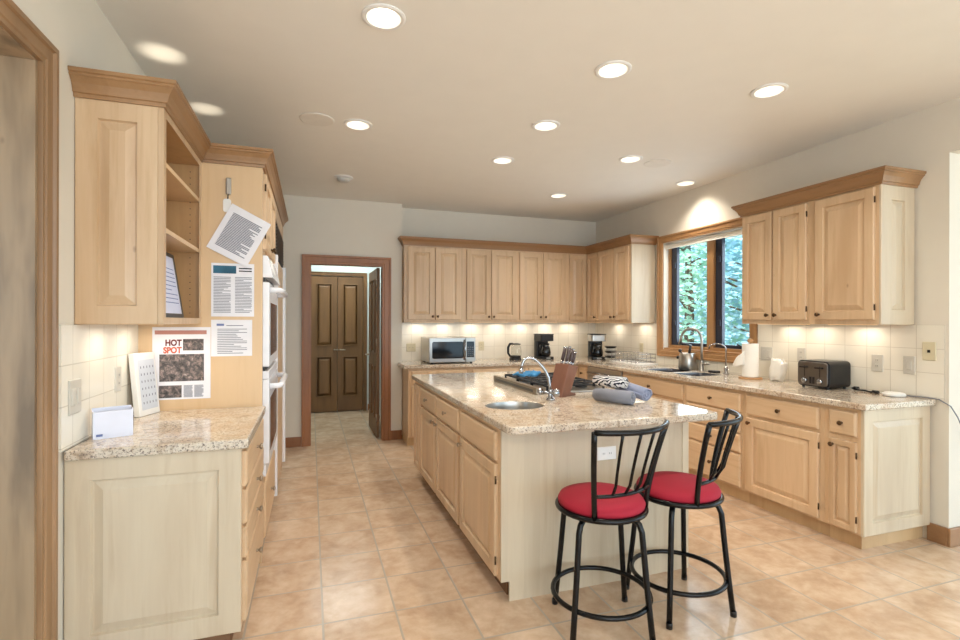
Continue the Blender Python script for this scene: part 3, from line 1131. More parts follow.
# oven cabinet (hollow), double oven, built-in refrigerator
c = thing('oven_cabinet', (-0.58, 3.6, 0), 'tall maple oven cabinet with papers pinned on its side panel', 'cabinet')
bm = nb(); box(bm, XL + 0.001, LFX, LT, LT + 0.02, 0.0, UT); obj('side_panel', bm, 'maple_side', c)
bm = nb()
box(bm, XL + 0.001, LFX, 4.005, 4.025, 0.1, UT)
box(bm, XL + 0.001, LFX, LT + 0.02, 4.005, 1.80, UT)
box(bm, XL + 0.001, LFX, LT + 0.02, 4.005, 0.1, 0.48)
box(bm, XL + 0.001, XL + 0.02, LT + 0.02, 4.005, 0.48, 1.80)
box(bm, LFX - 0.02, LFX, LT + 0.02, LT + 0.045, 0.48, 1.80)
box(bm, LFX - 0.02, LFX, 3.985, 4.005, 0.48, 1.80)
obj('cabinet_body', bm, 'maple', c)
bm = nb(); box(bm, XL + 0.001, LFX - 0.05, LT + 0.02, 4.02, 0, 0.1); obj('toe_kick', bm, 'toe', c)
door(c, '+X', LFX, LT + 0.035, 3.585, 1.83, 2.27, (3.555, 1.87), knmat='hinge', hing=LT + 0.032)
door(c, '+X', LFX, 3.597, 3.99, 1.83, 2.27, (3.63, 1.87), knmat='hinge')
drawer(c, '+X', LFX, LT + 0.035, 3.99, 0.13, 0.46, knmat='nickel')

ov = thing('double_oven', (-0.55, 3.6, 0.48), 'white built-in double wall oven with bar handles', 'oven')
OY0, OY1 = LT + 0.052, 3.98
bm = nb(); box(bm, -0.80, LFX - 0.022, OY0, OY1, 0.482, 1.795); obj('oven_body', bm, 'white', ov)
bm = nb(); prism(bm, [(LFX - 0.02, 1.665), (LFX + 0.055, 1.665), (LFX + 0.025, 1.795), (LFX - 0.02, 1.795)], 'Y', OY0, OY1)
cp = obj('control_panel', bm, 'white', ov, bevel=0.004)
bm = nb(); lathe(bm, [(0.05, 0), (0.05, 0.006), (0.042, 0.010), (0, 0.010)], (LFX + 0.040, OY0 + 0.13, 1.73), 24, (0.97, 0, 0.22)); obj('dial', bm, 'white_matte', cp, smooth=True)
bm = nb(); box(bm, LFX - 0.02, LFX + 0.012, OY0, OY1, 1.640, 1.663); obj('vent_slot', bm, 'black', ov)
for nme, z0, z1 in (('upper', 1.135, 1.638), ('lower', 0.56, 1.06)):
    bm = nb(); box(bm, LFX - 0.02, LFX + 0.035, OY0, OY1, z0, z1); dr = obj('oven_door', bm, 'white', ov, bevel=0.006)
    bm = nb(); box(bm, LFX + 0.035, LFX + 0.0365, OY0 + 0.09, OY1 - 0.09, z0 + 0.06, z1 - 0.12); obj('oven_glass', bm, 'black_gloss', dr)
    hz = z1 - 0.045
    bm = nb(); tube(bm, [(LFX + 0.034, OY0 + 0.05, hz), (LFX + 0.085, OY0 + 0.06, hz), (LFX + 0.095, OY0 + 0.12, hz), (LFX + 0.095, OY1 - 0.12, hz), (LFX + 0.085, OY1 - 0.06, hz), (LFX + 0.034, OY1 - 0.05, hz)], 0.017, 12)
    obj('handle', bm, 'white', dr, smooth=True)
bm = nb(); box(bm, LFX - 0.02, LFX + 0.012, OY0, OY1, 1.112, 1.133); obj('vent_slot', bm, 'black', ov)
bm = nb(); box(bm, LFX - 0.02, LFX + 0.033, OY0, OY1, 1.063, 1.110); obj('middle_trim', bm, 'white', ov, bevel=0.004)
bm = nb(); box(bm, LFX - 0.02, LFX + 0.018, OY0, OY1, 0.485, 0.556); obj('bottom_trim', bm, 'white', ov, bevel=0.004)

fr = thing('refrigerator', (-0.55, 4.6, 0), 'built-in refrigerator with wood panel, white trim and dark grille', 'refrigerator')
bm = nb(); box(bm, XL + 0.001, LFX, 4.026, 5.12, 0.09, 2.16); obj('refrigerator_body', bm, 'white', fr)
bm = nb(); box(bm, XL + 0.001, LFX - 0.06, 4.03, 5.12, 0.0, 0.09); obj('toe_kick', bm, 'black', fr)
bm = nb(); box(bm, LFX, LFX + 0.022, 4.075, 4.985, 0.11, 1.88); obj('wood_panel', bm, 'maple', fr, bevel=0.003)
bm = nb(); box(bm, LFX, LFX + 0.034, 4.03, 4.073, 0.10, 1.90); obj('door_trim_strip', bm, 'white', fr, bevel=0.004)
bm = nb(); box(bm, LFX, LFX + 0.045, 4.987, 5.05, 0.10, 1.90); obj('door_trim_strip', bm, 'white', fr, bevel=0.004)
bm = nb(); box(bm, LFX, LFX + 0.02, 4.03, 5.05, 1.905, 2.145)
g = obj('grille', bm, 'black_matte', fr)
bm = nb()
for j in range(9):
    z = 1.925 + j * 0.025
    box(bm, LFX + 0.02, LFX + 0.026, 4.05, 5.03, z, z + 0.010)
obj('grille_slats', bm, plain('grille_brown', (70, 58, 48), 0.5), g)
c = thing('wall_cabinet', (-0.55, 4.6, 2.17), 'shallow cabinet panel directly above the built-in refrigerator', 'cabinet')
bm = nb(); box(bm, XL + 0.001, LFX, 4.026, 5.12, 2.161, UT); obj('cabinet_body', bm, 'maple', c)
bm = nb(); box(bm, LFX, LFX + 0.018, 4.05, 5.09, 2.175, 2.28); obj('front_panel', bm, 'maple_h', c, bevel=0.004)
c = thing('filler_panel', (-0.55, 5.14, 0), 'maple end panel beyond the refrigerator', 'panel')
bm = nb(); box(bm, XL + 0.001, LFX + 0.01, 5.121, 5.16, 0, UT); obj('panel', bm, 'maple', c)

bm = nb(); sweep(bm, [(XL + 0.001, 5.16), (LFX, 5.16), (LFX, LT), (UX, LT), (UX, 2.408), (XL + 0.001, 2.408)][::-1], CROWN)
o = obj('crown_molding', bm, 'crown', None, at=(UX, LT, UT)); tag(o, 'wood crown molding stepping along the left tall cabinets', 'crown molding')

# ------------------------------------------------------------------ island
IX, IY0, IY1, IXR = 0.905, 2.345, 4.52, 2.052
c = thing('kitchen_island', ((IX + IXR) / 2, 3.4, 0), 'maple kitchen island with three doors and drawers on its left side', 'island')
bm = nb(); box(bm, IX, IXR - 0.012, IY0 + 0.012, IY1, 0.1, CB - 0.001); ib = obj('cabinet_body', bm, 'maple', c)
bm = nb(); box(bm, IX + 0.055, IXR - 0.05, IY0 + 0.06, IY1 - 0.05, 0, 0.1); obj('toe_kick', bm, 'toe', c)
bm = nb()
prism(bm, [(IX, 0.1), (IX + 0.045, 0.1), (IX + 0.045, 0.0), (IXR - 0.045, 0.0), (IXR - 0.045, CB - 0.001), (IX, CB - 0.001)], 'Y', IY0, IY0 + 0.012)
obj('front_panel', bm, 'maple_daylit', c)
bm = nb(); box(bm, IXR - 0.045, IXR, IY0 - 0.004, IY0 + 0.03, 0, CB - 0.001); obj('corner_post', bm, 'maple_daylit', c, bevel=0.004)
bm = nb(); box(bm, IXR - 0.012, IXR, IY0 + 0.03, IY1, 0.0, CB - 0.001); obj('side_panel', bm, 'maple', c)
drawer(c, '-X', IX, 2.394, 3.02, 0.70, 0.845, kn=False, knmat='nickel')
door(c, '-X', IX, 2.394, 3.02, 0.113, 0.682, (2.985, 0.645), hing=2.391, knmat='nickel')
for a0, a1, k in ((3.07, 3.655, 3.62), (3.69, 4.235, 3.725)):
    drawer(c, '-X', IX, a0, a1, 0.70, 0.845, knmat='nickel')
    door(c, '-X', IX, a0, a1, 0.113, 0.682, (k, 0.645), knmat='nickel')
door(c, '-X', IX, 4.265, 4.495, 0.113, 0.845)
bm = nb(); prism(bm, rrect(0.878, 2.118, 2.170, 4.605, 0.045), 'Z', CB, CT)
ic = obj('countertop', bm, 'granite', None, at=(1.5, 3.4, CB))
SC = (1.144, 2.75)
q = nb(); lathe(q, [(1, -0.1), (1, 0.1)], (SC[0], SC[1], CT), 36, (0, 0, 1), 0.175, 0.150)
q2 = nb(); prism(q2, rrect(1.52, 2.0, 3.10, 3.92, 0.02), 'Z', CT - 0.02, CT + 0.05)
boolean_cut(ic, [q])
bv = ic.modifiers.new('bevel', 'BEVEL'); bv.width = 0.009; bv.segments = 3; bv.limit_method = 'ANGLE'
tag(ic, 'polished speckled granite top of the kitchen island', 'countertop')
q2.free()
s2 = thing('sink', (SC[0], SC[1], CT), 'small oval stainless prep sink in the island top', 'sink')
bm = nb()
prev = None
for k, (f_, z) in enumerate(((1.0, 0.001), (0.985, -0.012), (0.97, -0.03), (0.95, -0.10), (0.82, -0.145), (0.5, -0.155), (0.12, -0.158))):
    zz = CT - 0.006 + z
    r = [bm.verts.new((SC[0] + 0.1742 * f_ * math.cos(2 * PI * j / 36), SC[1] + 0.1492 * f_ * math.sin(2 * PI * j / 36), zz)) for j in range(36)]
    if prev:
        for j in range(36):
            bm.faces.new((prev[j], prev[(j + 1) % 36], r[(j + 1) % 36], r[j]))
    prev = r
bm.faces.new(prev)
ob = obj('sink_bowl', bm, 'steel', s2, smooth=True)
bm = nb(); lathe(bm, [(0.03, 0), (0.03, 0.004), (0.015, 0.002)], (SC[0], SC[1], CT - 0.163), 16); obj('drain', bm, 'steel_dark', s2, smooth=True)
# hollow the island body below the bowl
q = nb(); box(q, SC[0] - 0.19, SC[0] + 0.19, SC[1] - 0.17, SC[1] + 0.17, 0.6, 1.0)
o_ = root_of(ib).location
bmesh.ops.translate(q, verts=q.verts[:], vec=-o_)
def cut_part(o, q):
    bmesh.ops.recalc_face_normals(q, faces=q.faces[:])
    me = bpy.data.meshes.new('cutter'); q.to_mesh(me); q.free()
    cu = bpy.data.objects.new('cutter', me); COL.objects.link(cu)
    cu.location = root_of(o).location
    m = o.modifiers.new('cut', 'BOOLEAN'); m.object = cu; m.operation = 'DIFFERENCE'; m.solver = 'EXACT'
    dg = bpy.context.evaluated_depsgraph_get()
    new = bpy.data.meshes.new_from_object(o.evaluated_get(dg))
    o.modifiers.clear(); o.data = new
    bpy.data.objects.remove(cu)
cut_part(ib, q)
for o in list(COL.objects):
    if o.name.startswith('cabinet_body') and o.parent and o.parent.get('label', '').startswith('sink base'):
        q = nb(); box(q, 3.27, 3.69, 3.685, 4.49, 0.65, 1.0)
        bmesh.ops.translate(q, verts=q.verts[:], vec=-root_of(o).location)
        cut_part(o, q)

# ------------------------------------------------------------------ bar stools
def ring_pts(r, z, n=40, c=(0, 0)):
    return [(c[0] + r * math.cos(2 * PI * k / n), c[1] + r * math.sin(2 * PI * k / n), z) for k in range(n)]


def bar_stool(loc, rot, leg_angle, label):
    t = thing('bar_stool', (loc[0], loc[1], 0), label, 'stool', 'bar stools at the island', rot)
    bm = nb()
    lathe(bm, [(0.0, 0.556), (0.180, 0.556), (0.196, 0.566), (0.199, 0.580), (0.190, 0.597), (0.15, 0.612), (0.08, 0.620), (0.0, 0.622)], (0, 0, 0), 48)
    obj('seat_cushion', bm, 'red', t, smooth=True, local=True)
    bm = nb(); tube(bm, ring_pts(0.200, 0.552), 0.0125, 10, closed=True)
    obj('seat_ring', bm, 'black_metal', t, smooth=True, local=True)
    bm = nb(); lathe(bm, [(0.17, 0.535), (0.185, 0.543), (0.185, 0.5555)], (0, 0, 0), 32)
    obj('swivel_plate', bm, 'black_metal', t, smooth=False, local=True)
    for k in range(4):
        a = math.radians(leg_angle + 90 * k) - rot
        ca, sa = math.cos(a), math.sin(a)
        P = [(0.252, 0.0), (0.236, 0.13), (0.219, 0.28), (0.205, 0.42), (0.199, 0.48), (0.186, 0.512), (0.165, 0.528), (0.12, 0.532)]
        bm = nb(); tube(bm, [(r * ca, r * sa, z) for r, z in P], 0.0135, 10)
        lg = obj('leg', bm, 'black_metal', t, smooth=True, local=True)
        bm = nb(); lathe(bm, [(0.0150, 0.0), (0.0150, 0.022), (0.0138, 0.025)], (0.252 * ca, 0.252 * sa, 0.0), 12)
        obj('foot_cap', bm, 'black', lg, smooth=True, local=True)
    bm = nb(); tube(bm, ring_pts(0.221, 0.152), 0.0115, 10, closed=True)
    obj('foot_ring', bm, 'black_metal', t, smooth=True, local=True)

    def back(u, v):
        """u -1..1 across the back, v 0..1 up"""
        hw = 0.156 + 0.066 * v ** 1.2
        off = 0.124 + 0.066 * v ** 1.5
        bul = (0.055 + 0.035 * v) * (1 - u * u)
        z = 0.552 + 0.398 * v
        return (u * hw, -off - bul * (0.7 if v < 0.3 else 1), z)
    for u in (-1, 1):
        bm = nb(); tube(bm, [back(u, k / 8) for k in range(9)], 0.0125, 10)
        obj('back_post', bm, 'black_metal', t, smooth=True, local=True)
    bm = nb(); tube(bm, [back(-1 + k / 8, 1.0) for k in range(17)], 0.0125, 10)
    obj('top_rail', bm, 'black_metal', t, smooth=True, local=True)
    bm = nb(); tube(bm, [back(-1 + k / 6, 0.27) for k in range(13)], 0.009, 8)
    obj('lower_rail', bm, 'black_metal', t, smooth=True, local=True)
    for u in (-0.55, -0.18, 0.18, 0.55):
        bm = nb(); tube(bm, [back(u, 0.27 + 0.73 * k / 6) for k in range(7)], 0.0065, 8)
        obj('spindle', bm, 'black_metal', t, smooth=True, local=True)
    return t


bar_stool((1.285, 2.04), math.radians(12), 30, 'black metal bar stool with red round seat, the left one nearer the camera')
bar_stool((1.752, 2.077), math.radians(36), 42, 'black metal bar stool with red round seat, the right one turned to the side')

# ------------------------------------------------------------------ things on the island
# downdraft vent
t = thing('downdraft_vent', (1.45, 3.48, CT), 'raised long steel downdraft vent strip beside the cooktop', 'vent')
bm = nb(); box(bm, 1.432, 1.468, 3.07, 3.90, CT, CT + 0.046); obj('vent_body', bm, plain('vent_steel', (150, 138, 122), 0.3, 1.0), t, bevel=0.004)
bm = nb(); box(bm, 1.4315, 1.4325, 3.12, 3.85, CT + 0.012, CT + 0.030); obj('vent_slot', bm, 'steel_dark', t)
t = thing('cooktop', (1.76, 3.52, CT), 'gas cooktop with black iron grates set in the island', 'cooktop')
bm = nb(); prism(bm, rrect(1.50, 2.03, 3.09, 3.96, 0.02), 'Z', CT, CT + 0.014); obj('cooktop_pan', bm, 'steel', t, bevel=0.004)
for j in range(3):
    y0 = 3.13 + j * 0.265
    g = nb()
    z = CT + 0.046
    for x in (1.545, 1.99):
        tube(g, [(x, y0, z), (x, y0 + 0.25, z)], 0.008, 6)
    for k in range(3):
        tube(g, [(1.545, y0 + 0.125 * k, z), (1.99, y0 + 0.125 * k, z)], 0.008, 6)
    for x in (1.655, 1.767, 1.88):
        tube(g, [(x, y0, z), (x, y0 + 0.25, z)], 0.007, 6)
    for x in (1.545, 1.99):
        for y in (y0, y0 + 0.25):
            tube(g, [(x, y, CT + 0.0135), (x, y, z)], 0.008, 6)
    obj('grate', g, 'black_matte', t)
    for x in (1.655, 1.88):
        bm = nb(); lathe(bm, [(0.045, 0.013), (0.045, 0.022), (0.034, 0.024), (0.034, 0.032), (0.0, 0.033)], (x, y0 + 0.125, CT), 20); obj('burner', bm, 'black', t, smooth=False)
for j in range(5):
    bm = nb(); lathe(bm, [(0.018, 0.0), (0.016, 0.022), (0.0, 0.023)], (2.01, 3.28 + j * 0.12, CT + 0.013), 14); obj('knob', bm, 'black', t, smooth=False)
# cloth on the grates
bm = nb()
N = 14
vv = [[bm.verts.new((1.60 + 0.19 * i / N, 3.74 + 0.15 * j / 8, CT + 0.060 + 0.012 * math.sin(i * 1.1 + j * 0.5) + 0.018 * (i / N) ** 2)) for j in range(9)] for i in range(N + 1)]
for i in range(N):
    for j in range(8):
        bm.faces.new((vv[i][j], vv[i + 1][j], vv[i + 1][j + 1], vv[i][j + 1]))
o = obj('dish_cloth', bm, 'cloth_blue', None, smooth=True, at=(1.75, 3.82, CT + 0.05))
so = o.modifiers.new('thick', 'SOLIDIFY'); so.thickness = 0.022; so.offset = 1
tag(o, 'folded blue cloth lying on the cooktop grates', 'cloth')

# prep faucet
t = thing('faucet', (1.425, 2.84, CT), 'curved chrome prep faucet beside the oval island sink', 'faucet')
bm = nb(); lathe(bm, [(0.028, 0), (0.026, 0.012), (0.016, 0.02), (0.014, 0.05), (0.017, 0.06), (0.012, 0.07)], (1.425, 2.84, CT), 18); obj('faucet_base', bm, 'chrome', t, smooth=True)
pts = []
for o_, z_ in ((0, 0.957), (-0.006, 1.0), (-0.015, 1.048), (-0.032, 1.085), (-0.054, 1.117), (-0.078, 1.143), (-0.102, 1.162), (-0.125, 1.172), (-0.146, 1.173), (-0.166, 1.168), (-0.180, 1.152), (-0.188, 1.128), (-0.191, 1.107)):
    pts.append((1.425 + o_ * 0.975, 2.84 - o_ * 0.15, z_ + 0.008))
bm = nb(); tube(bm, pts, 0.010, 10)
cyl(bm, pts[-1], Vector(pts[-1]) + Vector((-0.004, 0, -0.03)), 0.013, 12)
obj('spout', bm, 'chrome', t, smooth=True)
for dx, dy in ((-0.045, 0.035), (0.014, -0.035)):
    bm = nb(); p = Vector((1.425 + dx, 2.84 + dy, CT + 0.05))
    cyl(bm, (1.425, 2.84, CT + 0.045), p, 0.010, 10)
    lathe(bm, [(0.0, -0.006), (0.018, -0.004), (0.026, 0.006), (0.024, 0.018), (0.012, 0.026), (0.0, 0.028)], p, 16, (dx, dy, 0.005))
    obj('faucet_handle', bm, 'chrome', t, smooth=True)

# knife block and knives
t = thing('knife_block', (1.62, 3.0, CT), 'brown wooden knife block leaning on the island beside the faucet', 'knife block')
prof = [(1.588, CT), (1.745, CT), (1.750, CT + 0.012), (1.690, CT + 0.026), (1.772, CT + 0.190), (1.668, CT + 0.212)]
bm = nb(); prism(bm, prof, 'Y', 2.975, 3.085)
KR = Matrix.Translation((1.575, 2.995, 0)) @ Matrix.Rotation(math.radians(24), 4, 'Z') @ Matrix.Translation((-1.65, -3.03, 0))
bmesh.ops.transform(bm, matrix=KR, verts=bm.verts[:])
obj('block', bm, 'knife_wood', t, bevel=0.004)
ax = (KR.to_3x3() @ Vector((1.668 - 1.588, 0, 0.212))).normalized()
for i, (x, y, L, lab) in enumerate(((1.683, 3.012, 0.125, 'front left'), (1.722, 3.012, 0.115, 'front middle'), (1.750, 3.012, 0.10, 'front right'), (1.694, 3.056, 0.125, 'rear left'), (1.738, 3.056, 0.12, 'rear right'))):
    zt = CT + 0.212 - (x - 1.668) * 0.2115
    p0 = KR @ Vector((x, y, zt))
    k_ = thing('kitchen_knife', p0, 'steel-riveted kitchen knife handle in the block, %s slot' % lab, 'knife', 'knives in the block')
    bm = nb(); tube(bm, [p0 + ax * 0.001, p0 + ax * 0.022], 0.0105, 8); obj('bolster', bm, 'chrome', k_, smooth=True)
    bm = nb(); tube(bm, [p0 + ax * 0.022, p0 + ax * 0.05, p0 + ax * 0.08, p0 + ax * (L - 0.012)], [0.011, 0.0125, 0.0115, 0.013], 10); obj('handle', bm, plain('knife_handle', (70, 54, 52), 0.4), k_, smooth=True)
    bm = nb(); tube(bm, [p0 + ax * (L - 0.012), p0 + ax * L], [0.0135, 0.011], 10); obj('end_cap', bm, 'chrome', k_, smooth=True)

# rolled towels
def towel(name, p0, p1, r, mat, label, squash=0.9):
    p0, p1 = Vector(p0), Vector(p1)
    mid = (p0 + p1) / 2
    bm = nb()
    d = (p1 - p0).normalized()
    u = Vector((-d.y, d.x, 0)).normalized()
    w = d.cross(u)
    turns, n = 3.0, 90
    a, b = [], []
    for k in range(n + 1):
        th = 2 * PI * turns * k / n
        rr = r * (0.18 + 0.82 * k / n) * (1 + 0.03 * math.sin(3 * th))
        o_ = u * (rr * math.cos(th)) + w * (rr * squash * math.sin(th))
        wob = 0.006 * math.sin(th * 1.3)
        a.append(bm.verts.new(p0 + o_ - d * wob))
        m_ = bm.verts.new(mid + o_ * (1.03 + 0.02 * math.sin(th * 2)))
        b.append((m_, bm.verts.new(p1 + o_ + d * wob)))
    for k in range(n):
        bm.faces.new((a[k], a[k + 1], b[k + 1][0], b[k][0]))
        bm.faces.new((b[k][0], b[k + 1][0], b[k + 1][1], b[k][1]))
    o = obj(name, bm, mat, None, smooth=True, at=(mid.x, mid.y, CT))
    so = o.modifiers.new('thick', 'SOLIDIFY'); so.thickness = r * 0.16; so.offset = -1
    return tag(o, label, 'towel', 'rolled towels on the island')


towel('rolled_towel', (1.685, 2.725, CT + 0.047), (1.800, 2.515, CT + 0.047), 0.051, 'grey_towel', 'grey-blue rolled towel lying in front of the other two')
towel('rolled_towel', (1.965, 2.60, CT + 0.046), (1.895, 2.80, CT + 0.085), 0.050, 'blue_towel', 'light blue rolled towel at the right of the towel pile')
towel('rolled_towel', (1.765, 2.86, CT + 0.112), (1.862, 2.67, CT + 0.116), 0.046, 'zebra', 'black and white striped rolled towel on top of the pile')
# island outlet
def wall_plate(name, F, a, z, w, h, mat, label, kind, parent=None, group=None):
    c0 = Vector(F(a, z, 0))
    t = thing(name, c0, label, 'outlet' if kind == 'outlet' else ('switch' if kind == 'switch' else 'wall plate'), group)
    bm = nb()
    rings_panel(bm, F, a - w / 2, a + w / 2, z - h / 2, z + h / 2, [(0, 0), (0, 0.004), (0.003, 0.0065)])
    obj('plate', bm, mat, t)
    if kind == 'outlet':
        for dz in (-0.02, 0.02):
            if w > h:
                cc = (a + dz, z)
            else:
                cc = (a, z + dz)
            bm = nb(); rings_panel(bm, F, cc[0] - 0.013, cc[0] + 0.013, cc[1] - 0.013, cc[1] + 0.013, [(0, 0.006), (0, 0.008), (0.003, 0.0085)])
            so_ = obj('socket', bm, mat, t)
            bm = nb()
            for s in (-0.005, 0.005):
                rings_panel(bm, F, cc[0] + s - 0.0012, cc[0] + s + 0.0012, cc[1] - 0.004, cc[1] + 0.005, [(0, 0.0083), (0, 0.0088)])
            obj('slots', bm, 'ink_dark', so_)
    elif kind == 'switch':
        n = max(1, round(w / 0.06))
        for i in range(n):
            ca = a + (i - (n - 1) / 2) * 0.046
            bm = nb(); rings_panel(bm, F, ca - 0.016, ca + 0.016, z - 0.033, z + 0.033, [(0, 0.006), (0, 0.008), (0.004, 0.0105)])
            obj('rocker', bm, mat, t)
    else:
        bm = nb(); rings_panel(bm, F, a - 0.008, a + 0.008, z - 0.009, z + 0.009, [(0, 0.006), (0, 0.009), (0.002, 0.0095)])
        obj('jack', bm, 'black', t)
    return t


wall_plate('wall_outlet', FP('-Y', IY0), 1.51, 0.70, 0.115, 0.07, 'white_matte', 'white outlet plate on the island panel behind the left stool', 'outlet')
FR = FP('-X', XR - 0.008)
wall_plate('wall_outlet', FR, 5.136, 1.09, 0.07, 0.115, 'almond', 'beige outlet in the corner left of the window near the dish rack', 'outlet')
wall_plate('wall_switch', FR, 3.375, 1.13, 0.12, 0.115, 'stone_plate', 'grey double switch plate right of the window', 'switch')
wall_plate('wall_outlet', FR, 3.046, 1.14, 0.07, 0.115, 'stone_plate', 'grey outlet plate on the tiles behind the toaster', 'outlet')
wall_plate('wall_outlet', FR, 2.466, 1.12, 0.075, 0.12, 'stone_plate', 'grey outlet on the tiles right of the toaster', 'outlet')
wall_plate('wall_switch', FR, 2.266, 1.122, 0.07, 0.12, 'stone_plate', 'single grey rocker switch near the end of the right tiles', 'switch')
wall_plate('phone_jack', FR, 2.151, 1.221, 0.075, 0.12, 'almond', 'beige phone jack plate at the end of the right tiles', 'jack')
FB = FP('-Y', YB - 0.008)
wall_plate('wall_outlet', FB, 1.18, 1.078, 0.115, 0.10, 'almond', 'beige wide plate left of the microwave on the back tiles', 'outlet')
wall_plate('wall_outlet', FB, 2.10, 1.085, 0.075, 0.115, 'almond', 'beige outlet right of the microwave on the back tiles', 'outlet')
FL = FP('+X', XL + 0.008)
wall_plate('wall_switch', FL, 2.392, 1.108, 0.105, 0.135, 'stone_plate', 'stone switch plate on the left tiles near the casing', 'switch')
wall_plate('wall_outlet', FL, 2.86, 1.125, 0.075, 0.12, 'stone_plate', 'stone outlet plate on the left tiles behind the white box', 'outlet')

# ------------------------------------------------------------------ appliances on the back run
t = thing('microwave', (1.58, 5.88, CT), 'stainless countertop microwave with a dark glass door', 'microwave')
mx0, mx1, my, mz0, mz1 = 1.285, 1.845, 5.645, CT + 0.014, CT + 0.300
bm = nb(); box(bm, mx0, mx1, my + 0.012, 6.10, mz0, mz1); obj('microwave_body', bm, 'steel', t, bevel=0.006)
bm = nb(); box(bm, mx0, mx1 - 0.125, my - 0.012, my + 0.011, mz0, mz1); dr = obj('microwave_door', bm, 'steel', t, bevel=0.005)
bm = nb(); prism(bm, rrect(mx0 + 0.035, mx1 - 0.155, mz0 + 0.045, mz1 - 0.045, 0.02), 'Y', my - 0.0155, my - 0.012); obj('door_glass', bm, 'black_gloss', dr)
bm = nb(); tube(bm, [(mx1 - 0.14, my - 0.011, mz0 + 0.03), (mx1 - 0.14, my - 0.045, mz0 + 0.06), (mx1 - 0.14, my - 0.05, (mz0 + mz1) / 2), (mx1 - 0.14, my - 0.045, mz1 - 0.06), (mx1 - 0.14, my - 0.011, mz1 - 0.03)], 0.011, 10); obj('handle', bm, 'chrome', dr, smooth=True)
bm = nb(); box(bm, mx1 - 0.122, mx1, my - 0.010, my + 0.011, mz0, mz1); cp = obj('control_panel', bm, 'steel', t, bevel=0.004)
bm = nb(); box(bm, mx1 - 0.11, mx1 - 0.018, my - 0.0125, my - 0.010, mz0 + 0.055, mz1 - 0.045); kp = obj('keypad', bm, 'black_gloss', cp)
bm = nb()
for r_ in range(5):
    for q_ in range(3):
        box(bm, mx1 - 0.10 + q_ * 0.027, mx1 - 0.082 + q_ * 0.027, my - 0.0135, my - 0.0125, mz0 + 0.07 + r_ * 0.024, mz0 + 0.082 + r_ * 0.024)
obj('keys', bm, 'steel_dark', kp)
for x in (mx0 + 0.04, mx1 - 0.04):
    for y in (my + 0.04, 6.06):
        bm = nb(); lathe(bm, [(0.015, 0), (0.015, 0.0145)], (x, y, CT), 10); obj('foot', bm, 'black', t)

kx, ky = 2.475, 5.93
t = thing('electric_kettle', (kx, ky, CT), 'glass electric kettle with black base and handle', 'kettle')
bm = nb(); lathe(bm, [(0.078, 0), (0.078, 0.022), (0.07, 0.03), (0.072, 0.052), (0.068, 0.056)], (kx, ky, CT), 24); obj('base', bm, 'black', t, smooth=False)
bm = nb(); lathe(bm, [(0.068, 0.0565), (0.070, 0.10), (0.064, 0.16), (0.056, 0.195)], (kx + 0.012, ky, CT), 24); obj('jug', bm, 'jar_glass', t, smooth=True)
bm = nb(); lathe(bm, [(0.058, 0.1955), (0.056, 0.206), (0.02, 0.214), (0.0, 0.215)], (kx + 0.012, ky, CT), 24); obj('lid', bm, 'black', t, smooth=True)
bm = nb(); tube(bm, [(kx - 0.03, ky, CT + 0.208), (kx - 0.075, ky, CT + 0.205), (kx - 0.098, ky, CT + 0.16), (kx - 0.098, ky, CT + 0.09), (kx - 0.07, ky, CT + 0.045)], [0.012, 0.016, 0.016, 0.015, 0.012], 10); obj('handle', bm, 'black', t, smooth=True)


def coffee_maker(loc, rot, label, top):
    t = thing('coffee_maker', (loc[0], loc[1], CT), label, 'coffee maker', 'coffee makers', rot)
    bm = nb(); prism(bm, rrect(-0.095, 0.095, -0.12, 0.10, 0.03), 'Z', 0.0, 0.035); obj('base', bm, 'black', t, local=True, bevel=0.004)
    bm = nb(); prism(bm, rrect(-0.09, 0.09, 0.02, 0.10, 0.02), 'Z', 0.035, 0.235); obj('water_tank', bm, 'black', t, local=True, bevel=0.004)
    bm = nb(); prism(bm, rrect(-0.098, 0.098, -0.11, 0.10, 0.03), 'Z', 0.2355, 0.318); hd = obj('brew_head', bm, top, t, local=True, bevel=0.006)
    bm = nb(); prism(bm, rrect(-0.102, 0.102, -0.114, 0.104, 0.03), 'Z', 0.3185, 0.33); obj('lid', bm, 'black', hd, local=True, bevel=0.004)
    bm = nb(); lathe(bm, [(0.045, 0.036), (0.066, 0.05), (0.070, 0.09), (0.058, 0.15), (0.046, 0.18), (0.05, 0.19)], (0, -0.05, 0), 24); cf = obj('carafe', bm, 'black_gloss', t, local=True, smooth=True)
    bm = nb(); lathe(bm, [(0.052, 0.1905), (0.05, 0.205), (0.0, 0.215)], (0, -0.05, 0), 24); obj('carafe_lid', bm, 'black', cf, local=True, smooth=True)
    bm = nb(); lathe(bm, [(0.0485, 0.164), (0.0485, 0.178)], (0, -0.05, 0), 24); obj('carafe_band', bm, 'chrome', cf, local=True, smooth=True)
    bm = nb(); tube(bm, [(-0.045, -0.06, 0.185), (-0.10, -0.085, 0.185), (-0.115, -0.09, 0.14), (-0.10, -0.085, 0.085), (-0.066, -0.065, 0.075)], 0.010, 8); obj('carafe_handle', bm, 'black', cf, local=True, smooth=True)
    bm = nb(); box(bm, -0.03, 0.03, -0.1235, -0.12, 0.008, 0.026); obj('control_strip', bm, 'steel', t, local=True)
    return t


coffee_maker((2.90, 5.99), 0.1, 'black drip coffee maker in the middle of the back counter', 'black')
coffee_maker((3.555, 5.76), -0.25, 'steel-topped black coffee maker in the back corner', 'steel')

